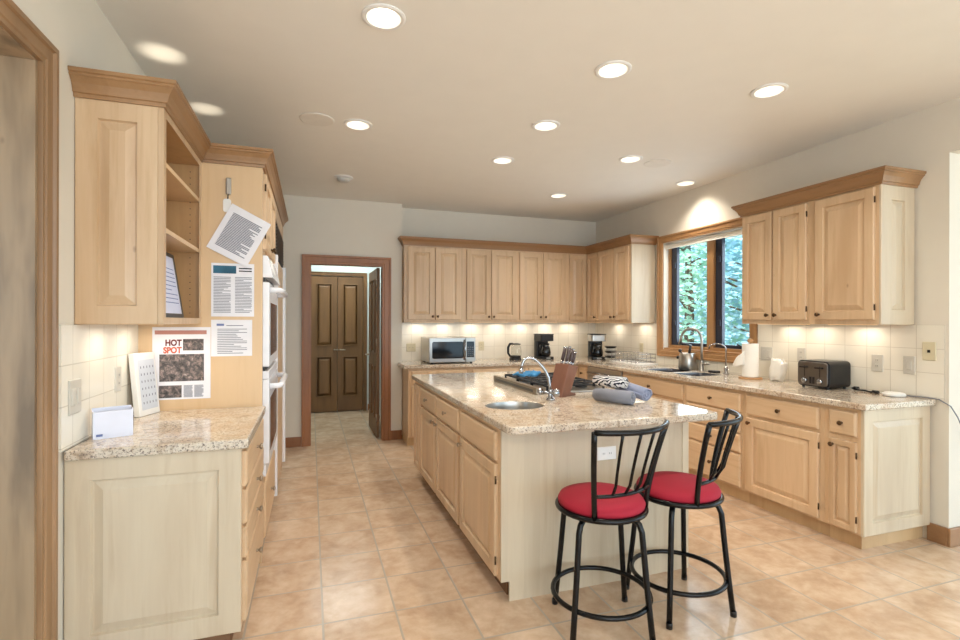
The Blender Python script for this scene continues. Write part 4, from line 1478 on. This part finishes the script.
# stacked bowls + dish rack near the corner
bx, by = 3.60, 5.50
for k in range(6):
    bm = nb(); z = 0.002 + 0.030 * k
    lathe(bm, [(0.035, z), (0.055, z + 0.004), (0.075, z + 0.024), (0.076, z + 0.026), (0.054, z + 0.012), (0.0, z + 0.009)], (bx, by, CT), 24)
    o = obj('bowl', bm, 'black' if k % 2 else 'white_matte', None, smooth=True, at=(bx, by, CT + 0.002 + 0.030 * k))
    tag(o, '%s bowl in the stack beside the corner coffee maker, %s' % ('black' if k % 2 else 'white', ('lowest', 'second from bottom', 'third from bottom', 'third from top', 'second from top', 'topmost')[k]), 'bowl', 'stacked bowls')
t = thing('dish_rack', (3.62, 5.08, CT), 'small wire dish rack on a white tray left of the sink', 'dish rack')
bm = nb(); prism(bm, rrect(3.47, 3.775, 4.78, 5.36, 0.03), 'Z', CT, CT + 0.012); obj('tray', bm, 'white_matte', t, bevel=0.004)
bm = nb()
for z in (0.03, 0.075, 0.12):
    tube(bm, [(p[0], p[1], CT + z) for p in rrect(3.49, 3.755, 4.80, 5.34, 0.03)], 0.0035, 6, closed=True)
for k in range(7):
    y = 4.83 + k * 0.08
    for x in (3.49, 3.755):
        tube(bm, [(x, y, CT + 0.0125), (x, y, CT + 0.12)], 0.003, 6)
    tube(bm, [(3.49, y, CT + 0.03), (3.755, y, CT + 0.03)], 0.003, 6)
obj('wire_frame', bm, 'chrome', t, smooth=True)

# ------------------------------------------------------------------ sink area
t = thing('faucet', (3.715, 4.06, CT), 'tall brushed gooseneck faucet at the window sink', 'faucet')
fx, fy = 3.715, 4.06
bm = nb(); lathe(bm, [(0.028, 0), (0.028, 0.008), (0.019, 0.014), (0.018, 0.09), (0.014, 0.1)], (fx, fy, CT), 18); obj('faucet_base', bm, 'steel', t, smooth=True)
pts = [(fx, fy, CT + 0.09), (fx, fy, CT + 0.2), (fx, fy, CT + 0.30)]
for k in range(1, 15):
    a = PI * 0.95 * k / 14
    q = 0.10 * (1 - math.cos(a))
    pts.append((fx - q * 0.52, fy + q * 0.88, CT + 0.31 + 0.115 * math.sin(a)))
pts.append((pts[-1][0] - 0.004, pts[-1][1] + 0.012, pts[-1][2] - 0.07))
bm = nb(); tube(bm, pts, [0.0125] * (len(pts) - 1) + [0.017], 12); obj('spout', bm, 'steel', t, smooth=True)
bm = nb(); tube(bm, [(fx, fy - 0.012, CT + 0.065), (fx - 0.01, fy - 0.05, CT + 0.075), (fx - 0.02, fy - 0.115, CT + 0.08)], [0.014, 0.011, 0.009], 10); obj('faucet_handle', bm, 'steel', t, smooth=True)
t = thing('water_tap', (3.70, 3.73, CT), 'small thin chrome filter tap right of the gooseneck faucet', 'faucet')
fx, fy = 3.70, 3.735
bm = nb(); lathe(bm, [(0.024, 0), (0.024, 0.01), (0.018, 0.02), (0.018, 0.065), (0.008, 0.075)], (fx, fy, CT), 16); obj('faucet_base', bm, 'chrome', t, smooth=True)
pts = [(fx, fy, CT + 0.07), (fx, fy, CT + 0.22)]
for k in range(1, 11):
    a = PI * 0.8 * k / 10
    q = 0.075 * (1 - math.cos(a))
    pts.append((fx - q * 0.5, fy + q * 0.95, CT + 0.235 + 0.05 * math.sin(a)))
pts.append((pts[-1][0] - 0.006, pts[-1][1] + 0.012, pts[-1][2] - 0.03))
bm = nb(); tube(bm, pts, 0.006, 8); obj('spout', bm, 'chrome', t, smooth=True)
bm = nb(); tube(bm, [(fx, fy, CT + 0.045), (fx - 0.02, fy - 0.05, CT + 0.05)], 0.006, 8); obj('faucet_handle', bm, 'chrome', t, smooth=True)
# steel pot / canister with black grips
ux, uy = 3.70, 4.245
t = thing('utensil_pot', (ux, uy, CT), 'brushed steel pot with black grips behind the sink', 'pot')
bm = nb(); lathe(bm, [(0.088, 0), (0.092, 0.01), (0.086, 0.10), (0.076, 0.165), (0.072, 0.17), (0.072, 0.160), (0.08, 0.02), (0.0, 0.015)], (ux, uy, CT), 28); obj('pot_body', bm, 'steel', t, smooth=True)
for dx, dy, dz in ((-0.055, 0.075, 0.12), (-0.03, 0.075, 0.19)):
    bm = nb(); sphere(bm, (ux + dx, uy + dy, CT + dz), 0.018, seg=12, rings=8)
    cyl(bm, (ux + dx * 0.7, uy + dy * 0.7, CT + min(dz, 0.155)), (ux + dx, uy + dy, CT + dz), 0.008, 8)
    obj('grip', bm, 'black', t, smooth=True)
bm = nb(); tube(bm, [(ux, uy, CT + 0.02), (ux - 0.005, uy - 0.02, CT + 0.12)], 0.005, 8)
tube(bm, [(ux - 0.005, uy - 0.02, CT + 0.12), (ux - 0.008, uy - 0.04, CT + 0.19), (ux - 0.01, uy - 0.058, CT + 0.255)], [0.010, 0.014, 0.012], 10)
o = obj('dish_brush', bm, 'black', None, smooth=True, at=(ux, uy, CT + 0.02)); tag(o, 'black handled brush standing in the steel pot', 'brush')
bm = nb(); prism(bm, rrect(3.66, 3.74, 3.83, 3.93, 0.02), 'Z', CT, CT + 0.022)
o = obj('soap_dish', bm, 'black', None, at=(3.70, 3.88, CT), bevel=0.006); tag(o, 'small black dish between the two sink taps', 'dish')
# window latch crank
bm = nb(); tube(bm, [(XR + 0.075, 3.70, WZ0 + 0.055), (XR + 0.05, 3.70, WZ0 + 0.075), (XR + 0.03, 3.74, WZ0 + 0.10)], 0.008, 8)
obj('window_crank', bm, 'black', w1, smooth=True)
bm = nb(); tube(bm, [(XR + 0.075, 4.40, WZ0 + 0.055), (XR + 0.05, 4.42, WZ0 + 0.07), (XR + 0.03, 4.50, WZ0 + 0.075)], 0.008, 8)
obj('window_crank', bm, 'black', w1, smooth=True)

# paper towel holder
px, py = 3.62, 3.385
t = thing('paper_towel_holder', (px, py, CT), 'wooden paper towel stand with round base and finial', 'paper towel holder')
bm = nb(); lathe(bm, [(0.092, 0), (0.095, 0.006), (0.09, 0.016), (0.0, 0.017)], (px, py, CT), 32); obj('base', bm, 'window_wood', t, smooth=False)
bm = nb(); lathe(bm, [(0.011, 0.016), (0.011, 0.31), (0.02, 0.315), (0.026, 0.33), (0.018, 0.345), (0.0, 0.351)], (px, py, CT), 18); obj('post', bm, 'window_wood', t, smooth=True)
t = thing('paper_towel_roll', (px, py, CT + 0.018), 'white paper towel roll with a loose corner on the wooden stand', 'paper towel')
bm = nb(); lathe(bm, [(0.020, 0.018), (0.064, 0.018), (0.065, 0.02), (0.065, 0.303), (0.064, 0.305), (0.020, 0.305), (0.020, 0.018)], (px, py, CT), 32); obj('roll', bm, 'cloth_white', t, bevel=0)
bm = nb()
vv = []
for i in range(9):
    s = i / 8
    vv.append([bm.verts.new((px - 0.067 - 0.02 * math.sin(s * 3), py + 0.0 + s * 0.125, CT + 0.115 - 0.02 * s + 0.13 * j / 6 * (1 - 0.85 * s) + 0.006 * math.sin(j * 1.7 + i))) for j in range(7)])
for i in range(8):
    for j in range(6):
        bm.faces.new((vv[i][j], vv[i + 1][j], vv[i + 1][j + 1], vv[i][j + 1]))
o = obj('loose_sheet', bm, 'cloth_white', t, smooth=True)
so = o.modifiers.new('thick', 'SOLIDIFY'); so.thickness = 0.003

# crumpled white cloth
bm = nb()
sphere(bm, (0, 0, 0), 1.0, seg=28, rings=18)
rnd = random.Random(3)
for v in bm.verts:
    p = v.co.copy()
    g_ = [math.copysign(abs(q_) ** 0.55, q_) for q_ in p]
    n_ = 1 + 0.07 * math.sin(9 * p.y + 2 * p.z) + 0.06 * math.sin(14 * p.x - 5 * p.z + 1) + 0.05 * math.sin(17 * p.y + 11 * p.z)
    lean = 0.18 * g_[2]
    v.co = Vector((3.685 + g_[0] * 0.035 * n_, 3.165 + (g_[1] * 0.062 + lean * -0.06) * n_, CT + 0.001 + max(0, (g_[2] * n_ * 0.092 * (1 + 0.25 * p.y) + 0.088))))
o = obj('crumpled_towel', bm, 'cloth_white', None, smooth=True, at=(3.685, 3.165, CT)); tag(o, 'crumpled white kitchen cloth between the paper towels and toaster', 'cloth')

# toaster
t = thing('toaster', (3.66, 2.76, CT), 'black and steel four-slice toaster on the right counter', 'toaster')
tx0, tx1, ty0, ty1 = 3.55, 3.775, 2.635, 2.885
bm = nb(); prism(bm, rrect(ty0, ty1, CT + 0.012, CT + 0.205, 0.03), 'X', tx0 + 0.008, tx1); bd = obj('toaster_body', bm, 'black', t, bevel=0.004)
bm = nb(); prism(bm, rrect(ty0 + 0.008, ty1 - 0.008, CT + 0.022, CT + 0.195, 0.024), 'X', tx0 - 0.004, tx0 + 0.008); fc = obj('front_plate', bm, plain('toaster_steel', (128, 122, 116), 0.32, 1.0), t, bevel=0.003)
for y in (ty0 + 0.065, ty1 - 0.065):
    bm = nb(); lathe(bm, [(0.022, 0), (0.021, 0.012), (0.014, 0.016), (0, 0.016)], (tx0 - 0.004, y, CT + 0.055), 20, (-1, 0, 0)); obj('dial', bm, 'chrome', fc, smooth=True)
    bm = nb(); box(bm, tx0 - 0.0055, tx0 - 0.0038, y - 0.003, y + 0.003, CT + 0.085, CT + 0.165); box(bm, tx0 - 0.026, tx0 - 0.004, y - 0.026, y + 0.026, CT + 0.150, CT + 0.160); obj('lever', bm, 'black', fc, bevel=0.002)
bm = nb()
for y in (2.748, 2.772):
    box(bm, tx0 - 0.0065, tx0 - 0.004, y - 0.008, y + 0.008, CT + 0.035, CT + 0.085)
obj('buttons', bm, 'black', fc)
bm = nb()
for x in (3.60, 3.64, 3.69, 3.73):
    box(bm, x - 0.011, x + 0.011, ty0 + 0.04, ty1 - 0.04, CT + 0.2045, CT + 0.2065)
obj('slots', bm, 'steel', bd)
for x in (3.58, 3.75):
    for y in (ty0 + 0.03, ty1 - 0.03):
        bm = nb(); lathe(bm, [(0.01, 0), (0.01, 0.0125)], (x, y, CT), 10); obj('foot', bm, 'black', t)
# cord + plug
bm = nb(); tube(bm, [(3.735, 2.60, CT + 0.014), (3.74, 2.57, CT + 0.02), (3.72, 2.54, CT + 0.009), (3.74, 2.51, CT + 0.008), (3.72, 2.47, CT + 0.006), (3.71, 2.44, CT + 0.0065)], 0.006, 8)
cyl(bm, (3.735, 2.585, CT + 0.016), (3.735, 2.555, CT + 0.016), 0.014, 10)
cyl(bm, (3.71, 2.44, CT + 0.012), (3.705, 2.40, CT + 0.010), 0.011, 10)
o = obj('power_cord', bm, 'black', None, smooth=True, at=(3.72, 2.5, CT)); tag(o, 'short black power cord with plug beside the toaster', 'cord')
bm = nb(); lathe(bm, [(0.0, 0.001), (0.058, 0.001), (0.064, 0.006), (0.063, 0.018), (0.054, 0.024), (0, 0.025)], (3.70, 2.30, CT), 32)
o = obj('charging_puck', bm, 'white_matte', None, smooth=True, at=(3.70, 2.30, CT)); o.name = 'charging_puck'
tag(o, 'flat round white device near the end of the right counter', 'device')
bm = nb(); tube(bm, [(3.76, 2.28, CT + 0.006), (3.782, 2.2, CT + 0.006), (3.785, 2.13, CT + 0.006), (3.788, 2.095, CT + 0.004), (3.785, 2.03, CT - 0.03), (3.83, 2.018, CT - 0.10), (3.89, 2.02, CT - 0.19), (3.93, 2.02, CT - 0.30)], 0.0035, 8)
o = obj('charging_cable', bm, 'ink', None, smooth=True, at=(3.79, 2.1, CT)); tag(o, 'thin grey cord hanging off the right counter end', 'cord')

# ------------------------------------------------------------------ left counter things and papers
def text_rows(bm, P, a0, a1, z0, z1, n, h, rnd, ragged=0.3):
    for i in range(n):
        z = z1 - (z1 - z0) * (i + 0.5) / n
        e = a1 - (a1 - a0) * (rnd.random() * ragged if rnd.random() < 0.4 else 0)
        vs = [bm.verts.new(P(a, q)) for a, q in ((a0, z - h / 2), (e, z - h / 2), (e, z + h / 2), (a0, z + h / 2))]
        bm.faces.new(vs)


def rect(bm, P, a0, a1, z0, z1):
    bm.faces.new([bm.verts.new(P(a, q)) for a, q in ((a0, z0), (a1, z0), (a1, z1), (a0, z1))])


def sheet(name, P, Q, w, h, label, cat='paper', group=None):
    """P(u, v, n): paper coordinates in metres from its lower left corner"""
    bm = nb()
    A = [[bm.verts.new(P(u, v, n)) for (u, v) in ((0, 0), (w, 0), (w, h), (0, h))] for n in (0.0008, 0.002)]
    bm.faces.new(A[0][::-1]); bm.faces.new(A[1])
    for i in range(4):
        bm.faces.new((A[0][i], A[0][(i + 1) % 4], A[1][(i + 1) % 4], A[1][i]))
    t = thing(name, P(w / 2, 0, 0), label, cat, group)
    obj('page', bm, 'paper', t)
    return t


def flat(ox, oz):
    return lambda u, v, n=0.0: (ox + u, LT - n, oz + v)


rnd = random.Random(11)
# flyer with the teal picture
P = flat(-0.533, 1.432); w, h = 0.222, 0.303
t = sheet('flyer', P, None, w, h, 'white two-column flyer with a teal landscape strip on oven cabinet side', group='papers on the oven cabinet side')
P3 = lambda u, v: P(u, v, 0.0028)
bm = nb(); rect(bm, P3, 0.010, 0.128, h - 0.058, h - 0.014); obj('picture', bm, 'ink_teal', t)
bm = nb(); text_rows(bm, P3, 0.142, 0.21, h - 0.05, h - 0.02, 2, 0.007, rnd, 0.1); obj('headline', bm, 'ink_dark', t)
bm = nb(); text_rows(bm, P3, 0.012, 0.100, 0.02, h - 0.075, 24, 0.0035, rnd, 0.5); text_rows(bm, P3, 0.122, 0.21, 0.02, h - 0.075, 24, 0.0035, rnd, 0.5); obj('text_lines', bm, 'ink', t)
# notice
P = flat(-0.533, 1.206); w, h = 0.212, 0.207
t = sheet('notice', P, None, w, h, 'white notice page with lines of text below the flyer', group='papers on the oven cabinet side')
P3b = (lambda P: (lambda u, v: P(u, v, 0.0028)))(P)
bm = nb(); rect(bm, P3b, 0.028, 0.066, h - 0.034, h - 0.022); obj('emblem', bm, 'ink_blue', t)
bm = nb(); text_rows(bm, P3b, 0.078, 0.165, h - 0.037, h - 0.028, 1, 0.004, rnd, 0); text_rows(bm, P3b, 0.032, 0.185, 0.012, h - 0.048, 15, 0.0035, rnd, 0.5); obj('text_lines', bm, 'ink', t)
# newspaper page
P = flat(-0.820, 0.972); w, h = 0.285, 0.40
t = sheet('newspaper_page', P, None, w, h, 'newspaper page headed HOT SPOT with photographs, leaning above the left counter', group='papers on the oven cabinet side')
P3c = (lambda P: (lambda u, v: P(u, v, 0.0028)))(P)
bm = nb(); rect(bm, P3c, 0.012, 0.265, h - 0.040, h - 0.018); obj('header_bar', bm, 'ink_rose', t)
for x0, x1, z0, z1 in ((0.148, 0.250, h - 0.130, h - 0.066), (0.034, 0.252, h - 0.300, h - 0.150), (0.032, 0.142, h - 0.390, h - 0.322)):
    bm = nb(); rect(bm, P3c, x0, x1, z0, z1); obj('photograph', bm, 'photo', t)
bm = nb(); text_rows(bm, P3c, 0.152, 0.196, h - 0.390, h - 0.322, 13, 0.003, rnd, 0.2); text_rows(bm, P3c, 0.204, 0.25, h - 0.390, h - 0.322, 13, 0.003, rnd, 0.2); obj('text_lines', bm, 'ink', t)


def word(txt, parent, x, z, size, mat, align='RIGHT'):
    cu = bpy.data.curves.new(txt, 'FONT')
    cu.body = txt
    cu.size = size
    cu.align_x = align
    cu.offset = size * 0.045
    cu.extrude = 0.0003
    o = bpy.data.objects.new('headline', cu)
    COL.objects.link(o)
    cu.materials.append(M[mat])
    bpy.context.view_layer.update()
    me = bpy.data.meshes.new_from_object(o.evaluated_get(bpy.context.evaluated_depsgraph_get()))
    bpy.data.objects.remove(o)
    o = bpy.data.objects.new('headline', me)
    COL.objects.link(o)
    r = root_of(parent)
    o.parent = parent
    o.location = Vector((x, LT - 0.0032, z)) - r.location
    o.rotation_euler = (PI / 2, 0, 0)
    o.scale = (0.8, 1, 1)
    return o


word('HOT', t, -0.820 + 0.141, 0.972 + h - 0.102, 0.046, 'ink_maroon')
word('SPOT', t, -0.820 + 0.141, 0.972 + h - 0.143, 0.046, 'ink_red')
# hanging tilted sheet on a magnetic clip
q = Vector((-0.425, 0, 2.076)); ang = math.atan2(1.968 - 2.076, -0.219 + 0.425)
ca, sa = math.cos(ang), math.sin(ang)
w, h = 0.232, 0.285
def PT(u, v, n=0.0):
    dx, dz = u * ca - (v - h) * sa, u * sa + (v - h) * ca
    return (q.x + dx, LT - 0.006 - n - 0.004 * (v / h), q.z + dz)
t = sheet('notice', PT, None, w, h, 'tilted typed sheet hanging from the clip near the cabinet edge', group='papers on the oven cabinet side')
bm = nb(); text_rows(bm, lambda u, v: PT(u, v, 0.0028), 0.03, 0.20, 0.035, h - 0.04, 26, 0.0048, rnd, 0.35); obj('text_lines', bm, 'ink', t)
t = thing('magnet_clip', (-0.445, LT, 2.10), 'grey clip with white keyring tag holding the tilted sheet', 'clip')
bm = nb(); box(bm, -0.459, -0.431, LT - 0.014, LT - 0.0005, 2.125, 2.22); obj('clip_body', bm, 'steel', t, bevel=0.005)
bm = nb(); tube(bm, [(-0.445, LT - 0.008, 2.13), (-0.447, LT - 0.012, 2.115), (-0.449, LT - 0.008, 2.10)], 0.003, 6); obj('link', bm, 'steel_dark', t, smooth=True)
bm = nb(); prism(bm, rrect(-0.474, -0.432, 2.025, 2.102, 0.015), 'Y', LT - 0.0055, LT - 0.001); obj('keyring_tag', bm, 'white_matte', t, bevel=0.0015)

# frame and small box on the open shelf
t = thing('document_frame', (-0.66, 2.75, UB + 0.03), 'black framed document leaning on the bottom open shelf', 'frame')
fz = UB + 0.0305
def DF(a, v, n=0.0):
    # face looks towards the aisle, leaning back against the cabinet's rear
    return (-0.636 + n * 0.97 - v * 0.15, a - 0.065, fz + v * 0.985 + n * 0.16)
bm = nb()
A = [[bm.verts.new(DF(a, v, n)) for a, v in ((2.60, 0), (3.02, 0), (3.02, 0.325), (2.60, 0.325))] for n in (0, 0.014)]
bm.faces.new(A[0]); bm.faces.new(A[1])
for i in range(4):
    bm.faces.new((A[0][i], A[0][(i + 1) % 4], A[1][(i + 1) % 4], A[1][i]))
obj('frame', bm, 'black', t)
bm = nb()
bm.faces.new([bm.verts.new(DF(a, v, 0.0155)) for a, v in ((2.625, 0.018), (2.980, 0.018), (2.980, 0.303), (2.625, 0.303))])
obj('document', bm, plain('document_paper', (206, 210, 232), 0.5), t)
bm = nb()
text_rows(bm, lambda a, v: DF(a, v, 0.0165), 2.68, 2.95, 0.06, 0.25, 9, 0.004, rnd, 0.5)
obj('text_lines', bm, 'ink_blue', t)
bm = nb(); box(bm, -0.80, -0.70, 2.50, 2.70, 1.8055, 1.87)
o = obj('small_box', bm, 'alder', None, at=(-0.75, 2.6, 1.8055), bevel=0.004); tag(o, 'small brown wooden box on the middle open shelf', 'box')

# white open brochure box on the left counter
t = thing('brochure_box', (-0.80, 2.53, CT), 'small white open-topped card box on the left granite counter', 'box', rotz=math.radians(24))
bm = nb()
W_, D_, H_ = 0.138, 0.055, 0.112
box(bm, -W_ / 2, W_ / 2, -D_ / 2, -D_ / 2 + 0.003, 0, H_)
box(bm, -W_ / 2, W_ / 2, D_ / 2 - 0.003, D_ / 2, 0, H_ + 0.012)
box(bm, -W_ / 2, -W_ / 2 + 0.003, -D_ / 2 + 0.003, D_ / 2 - 0.003, 0, H_)
box(bm, W_ / 2 - 0.003, W_ / 2, -D_ / 2 + 0.003, D_ / 2 - 0.003, 0, H_ + 0.006)
box(bm, -W_ / 2 + 0.003, W_ / 2 - 0.003, -D_ / 2 + 0.003, D_ / 2 - 0.003, 0, 0.003)
obj('card_box', bm, plain('box_white', (224, 226, 240), 0.5), t, local=True)
bm = nb(); rect(bm, lambda a, z: (a, -D_ / 2 - 0.0006, z), -W_ / 2 + 0.01, -W_ / 2 + 0.032, 0.010, 0.020); obj('printed_mark', bm, 'ink_blue', t, local=True)
bm = nb(); box(bm, -W_ / 2 + 0.008, W_ / 2 - 0.008, -0.008, 0.012, 0.0035, 0.085); obj('cards', bm, 'ink_dark', t, local=True)

# white desk calendar slab leaning at the wall
c0, c1 = Vector((-0.852, 2.985, 0)), Vector((-0.800, 3.140, 0))
al = (c1 - c0).normalized(); nn = Vector((al.y, -al.x, 0))
LEN = (c1 - c0).length
def CAL(u, v, n):
    p = c0 + al * u + nn * (n - v * 0.10)
    return (p.x, p.y, CT + 0.001 + v * 0.995 + 0.0 * n)
t = thing('calendar_board', c0 + Vector((0, 0, CT)), 'white perforated calendar board standing against the left corner tiles', 'calendar')
bm = nb()
A = [[bm.verts.new(CAL(u, v, n)) for u, v in ((0, 0), (LEN, 0), (LEN, 0.325), (0, 0.325))] for n in (-0.0, 0.03)]
bm.faces.new(A[0]); bm.faces.new(A[1])
for i in range(4):
    bm.faces.new((A[0][i], A[0][(i + 1) % 4], A[1][(i + 1) % 4], A[1][i]))
obj('board', bm, 'white_matte', t, bevel=0.003)
bm = nb()
rect(bm, lambda u, v: CAL(u, v, 0.031), 0.022, LEN - 0.014, 0.03, 0.29); obj('printed_grid', bm, plain('calendar_grey', (204, 208, 216), 0.7), t)
bm = nb()
for i in range(5):
    for j in range(6):
        rect(bm, lambda u, v: CAL(u, v, 0.0318), 0.036 + i * 0.024, 0.042 + i * 0.024, 0.06 + j * 0.037, 0.072 + j * 0.037)
obj('date_marks', bm, 'ink', t)

# ------------------------------------------------------------------ ceiling fixtures
can_names = ['nearest on the left, with its baffle showing', 'front of the middle row', 'nearest on the right', 'second in the middle row', 'third in the middle row', 'second in the right row', 'farthest in the right row', 'second on the left', 'close to the window wall']
for i, (x, y) in enumerate(CAN_POS):
    t = thing('recessed_light', (x, y, H), 'lit round recessed ceiling light, %s' % can_names[i], 'ceiling light', 'recessed ceiling lights')
    bm = nb(); lathe(bm, [(0.078, -0.0005), (0.100, -0.0005), (0.100, -0.006), (0.090, -0.010), (0.078, -0.008), (0.078, -0.0005)], (x, y, H), 36)
    obj('trim_ring', bm, 'white_matte', t, smooth=False)
    bm = nb(); lathe(bm, [(0.0772, -0.001), (0.0772, 0.004), (0.070, 0.03), (0.0705, 0.034), (0.0675, 0.036), (0.060, 0.075), (0.060, 0.082), (0.0785, 0.082), (0.0785, -0.001), (0.0772, -0.001)], (x, y, H), 36)
    obj('baffle', bm, 'baffle', t, smooth=False)
    bm = nb(); lathe(bm, [(0.0598, 0.070), (0.045, 0.062), (0.0, 0.058)], (x, y, H), 36)
    obj('lamp_lens', bm, 'light_on', t, smooth=True)
    lamp('can_lamp', 'SPOT', (x, y, H - 0.02), CAN_W * (1.25 if y > 3.6 else 1.0), WARM, (0, 0, 0), spot=math.radians(125), blend=0.8, radius=0.07)
x, y = 0.30, 5.054
t = thing('recessed_light', (x, y, H), 'unlit eyeball ceiling light near the hall doorway', 'ceiling light', 'recessed ceiling lights')
bm = nb(); lathe(bm, [(0.066, -0.0005), (0.09, -0.0005), (0.09, -0.008), (0.066, -0.012), (0.066, -0.0005)], (x, y, H), 32); obj('trim_ring', bm, 'white_matte', t)
bm = nb(); lathe(bm, [(0.065, -0.001), (0.06, -0.03), (0.045, -0.045), (0.0, -0.046)], (x, y, H), 28, (0, 0, 1)); obj('eyeball', bm, 'light_dim', t, smooth=True)
for (x, y, lab) in ((0.037, 3.656, 'flush round ceiling speaker at the left beside a lit light'), (2.89, 3.692, 'flush round ceiling speaker at the right beside a lit light')):
    t = thing('ceiling_speaker', (x, y, H), lab, 'speaker', 'ceiling speakers')
    bm = nb(); lathe(bm, [(0.115, -0.0005), (0.115, -0.005), (0.108, -0.007), (0.0, -0.007)], (x, y, H), 36); obj('grille', bm, 'speaker', t, smooth=False)

# under-cabinet lamps
def uc(x, y, e=1.0):
    lamp('under_cabinet_lamp', 'AREA', (x, y, UB - 0.016), UC_W * e, (1.0, 0.90, 0.76), (0, 0, 0), 0.16)
for x in (1.25, 1.58, 1.95, 2.3, 2.65, 3.0, 3.35):
    uc(x, UFY + 0.20)
for y in (5.6, 5.05):
    uc(UFX + 0.20, y)
for y in (3.13, 2.86, 2.52):
    uc(UFX + 0.20, y)
for y in (2.6, 2.95):
    uc(XL + 0.16, y, 1.2)

# ------------------------------------------------------------------ outdoors
bm = nb(); box(bm, 4.2, 30, -10, 30, -0.62, -0.5)
o = obj('ground', bm, 'ground'); o['kind'] = 'structure'


def tree(x, y, h, r, label, mat, seed, n=3600):
    rr = random.Random(seed)
    t = thing('tree', (x, y, -0.5), label, 'tree', 'trees outside the window')
    bm = nb()
    tube(bm, [(x, y, -0.5), (x + 0.05, y, h * 0.4), (x, y + 0.05, h * 0.9)], [0.14, 0.10, 0.03], 10)
    for k in range(26):
        a = rr.random() * 6.28
        z = 0.3 + rr.random() * h * 0.75
        L = r * (0.5 + 0.5 * rr.random()) * (1 - 0.5 * z / h)
        tube(bm, [(x, y, z), (x + L * math.cos(a), y + L * math.sin(a), z + L * 0.35)], [0.03, 0.008], 6)
    obj('trunk', bm, 'bark', t)
    bm = nb()
    for k in range(n):
        z = rr.random()
        q_ = r * math.sqrt(rr.random()) * (1 - 0.55 * z ** 1.5)
        a = rr.random() * 6.28
        c_ = Vector((x + q_ * math.cos(a), y + q_ * math.sin(a), -0.1 + z * h))
        d = Vector((rr.gauss(0, 1), rr.gauss(0, 1), rr.gauss(0, 0.7))).normalized()
        u, w_ = frame_of(d)
        s = 0.035 + 0.04 * rr.random()
        vs = [bm.verts.new(c_ + u * s * 1.6), bm.verts.new(c_ + w_ * s * 0.7), bm.verts.new(c_ - u * s * 1.6), bm.verts.new(c_ - w_ * s * 0.7)]
        bm.faces.new(vs)
    obj('foliage', bm, mat, t)


tree(8.2, 9.4, 4.6, 1.5, 'leafy tree seen through the left window pane', 'leaf1', 1)
tree(8.6, 7.9, 4.2, 1.4, 'leafy tree seen through the right window pane', 'leaf2', 2)
tree(10.5, 11.0, 5.5, 1.9, 'taller tree farther behind seen through the window', 'leaf2', 3)
tree(11.5, 9.3, 5.5, 1.9, 'broad pale tree at the back seen through the window', 'leaf1', 4)
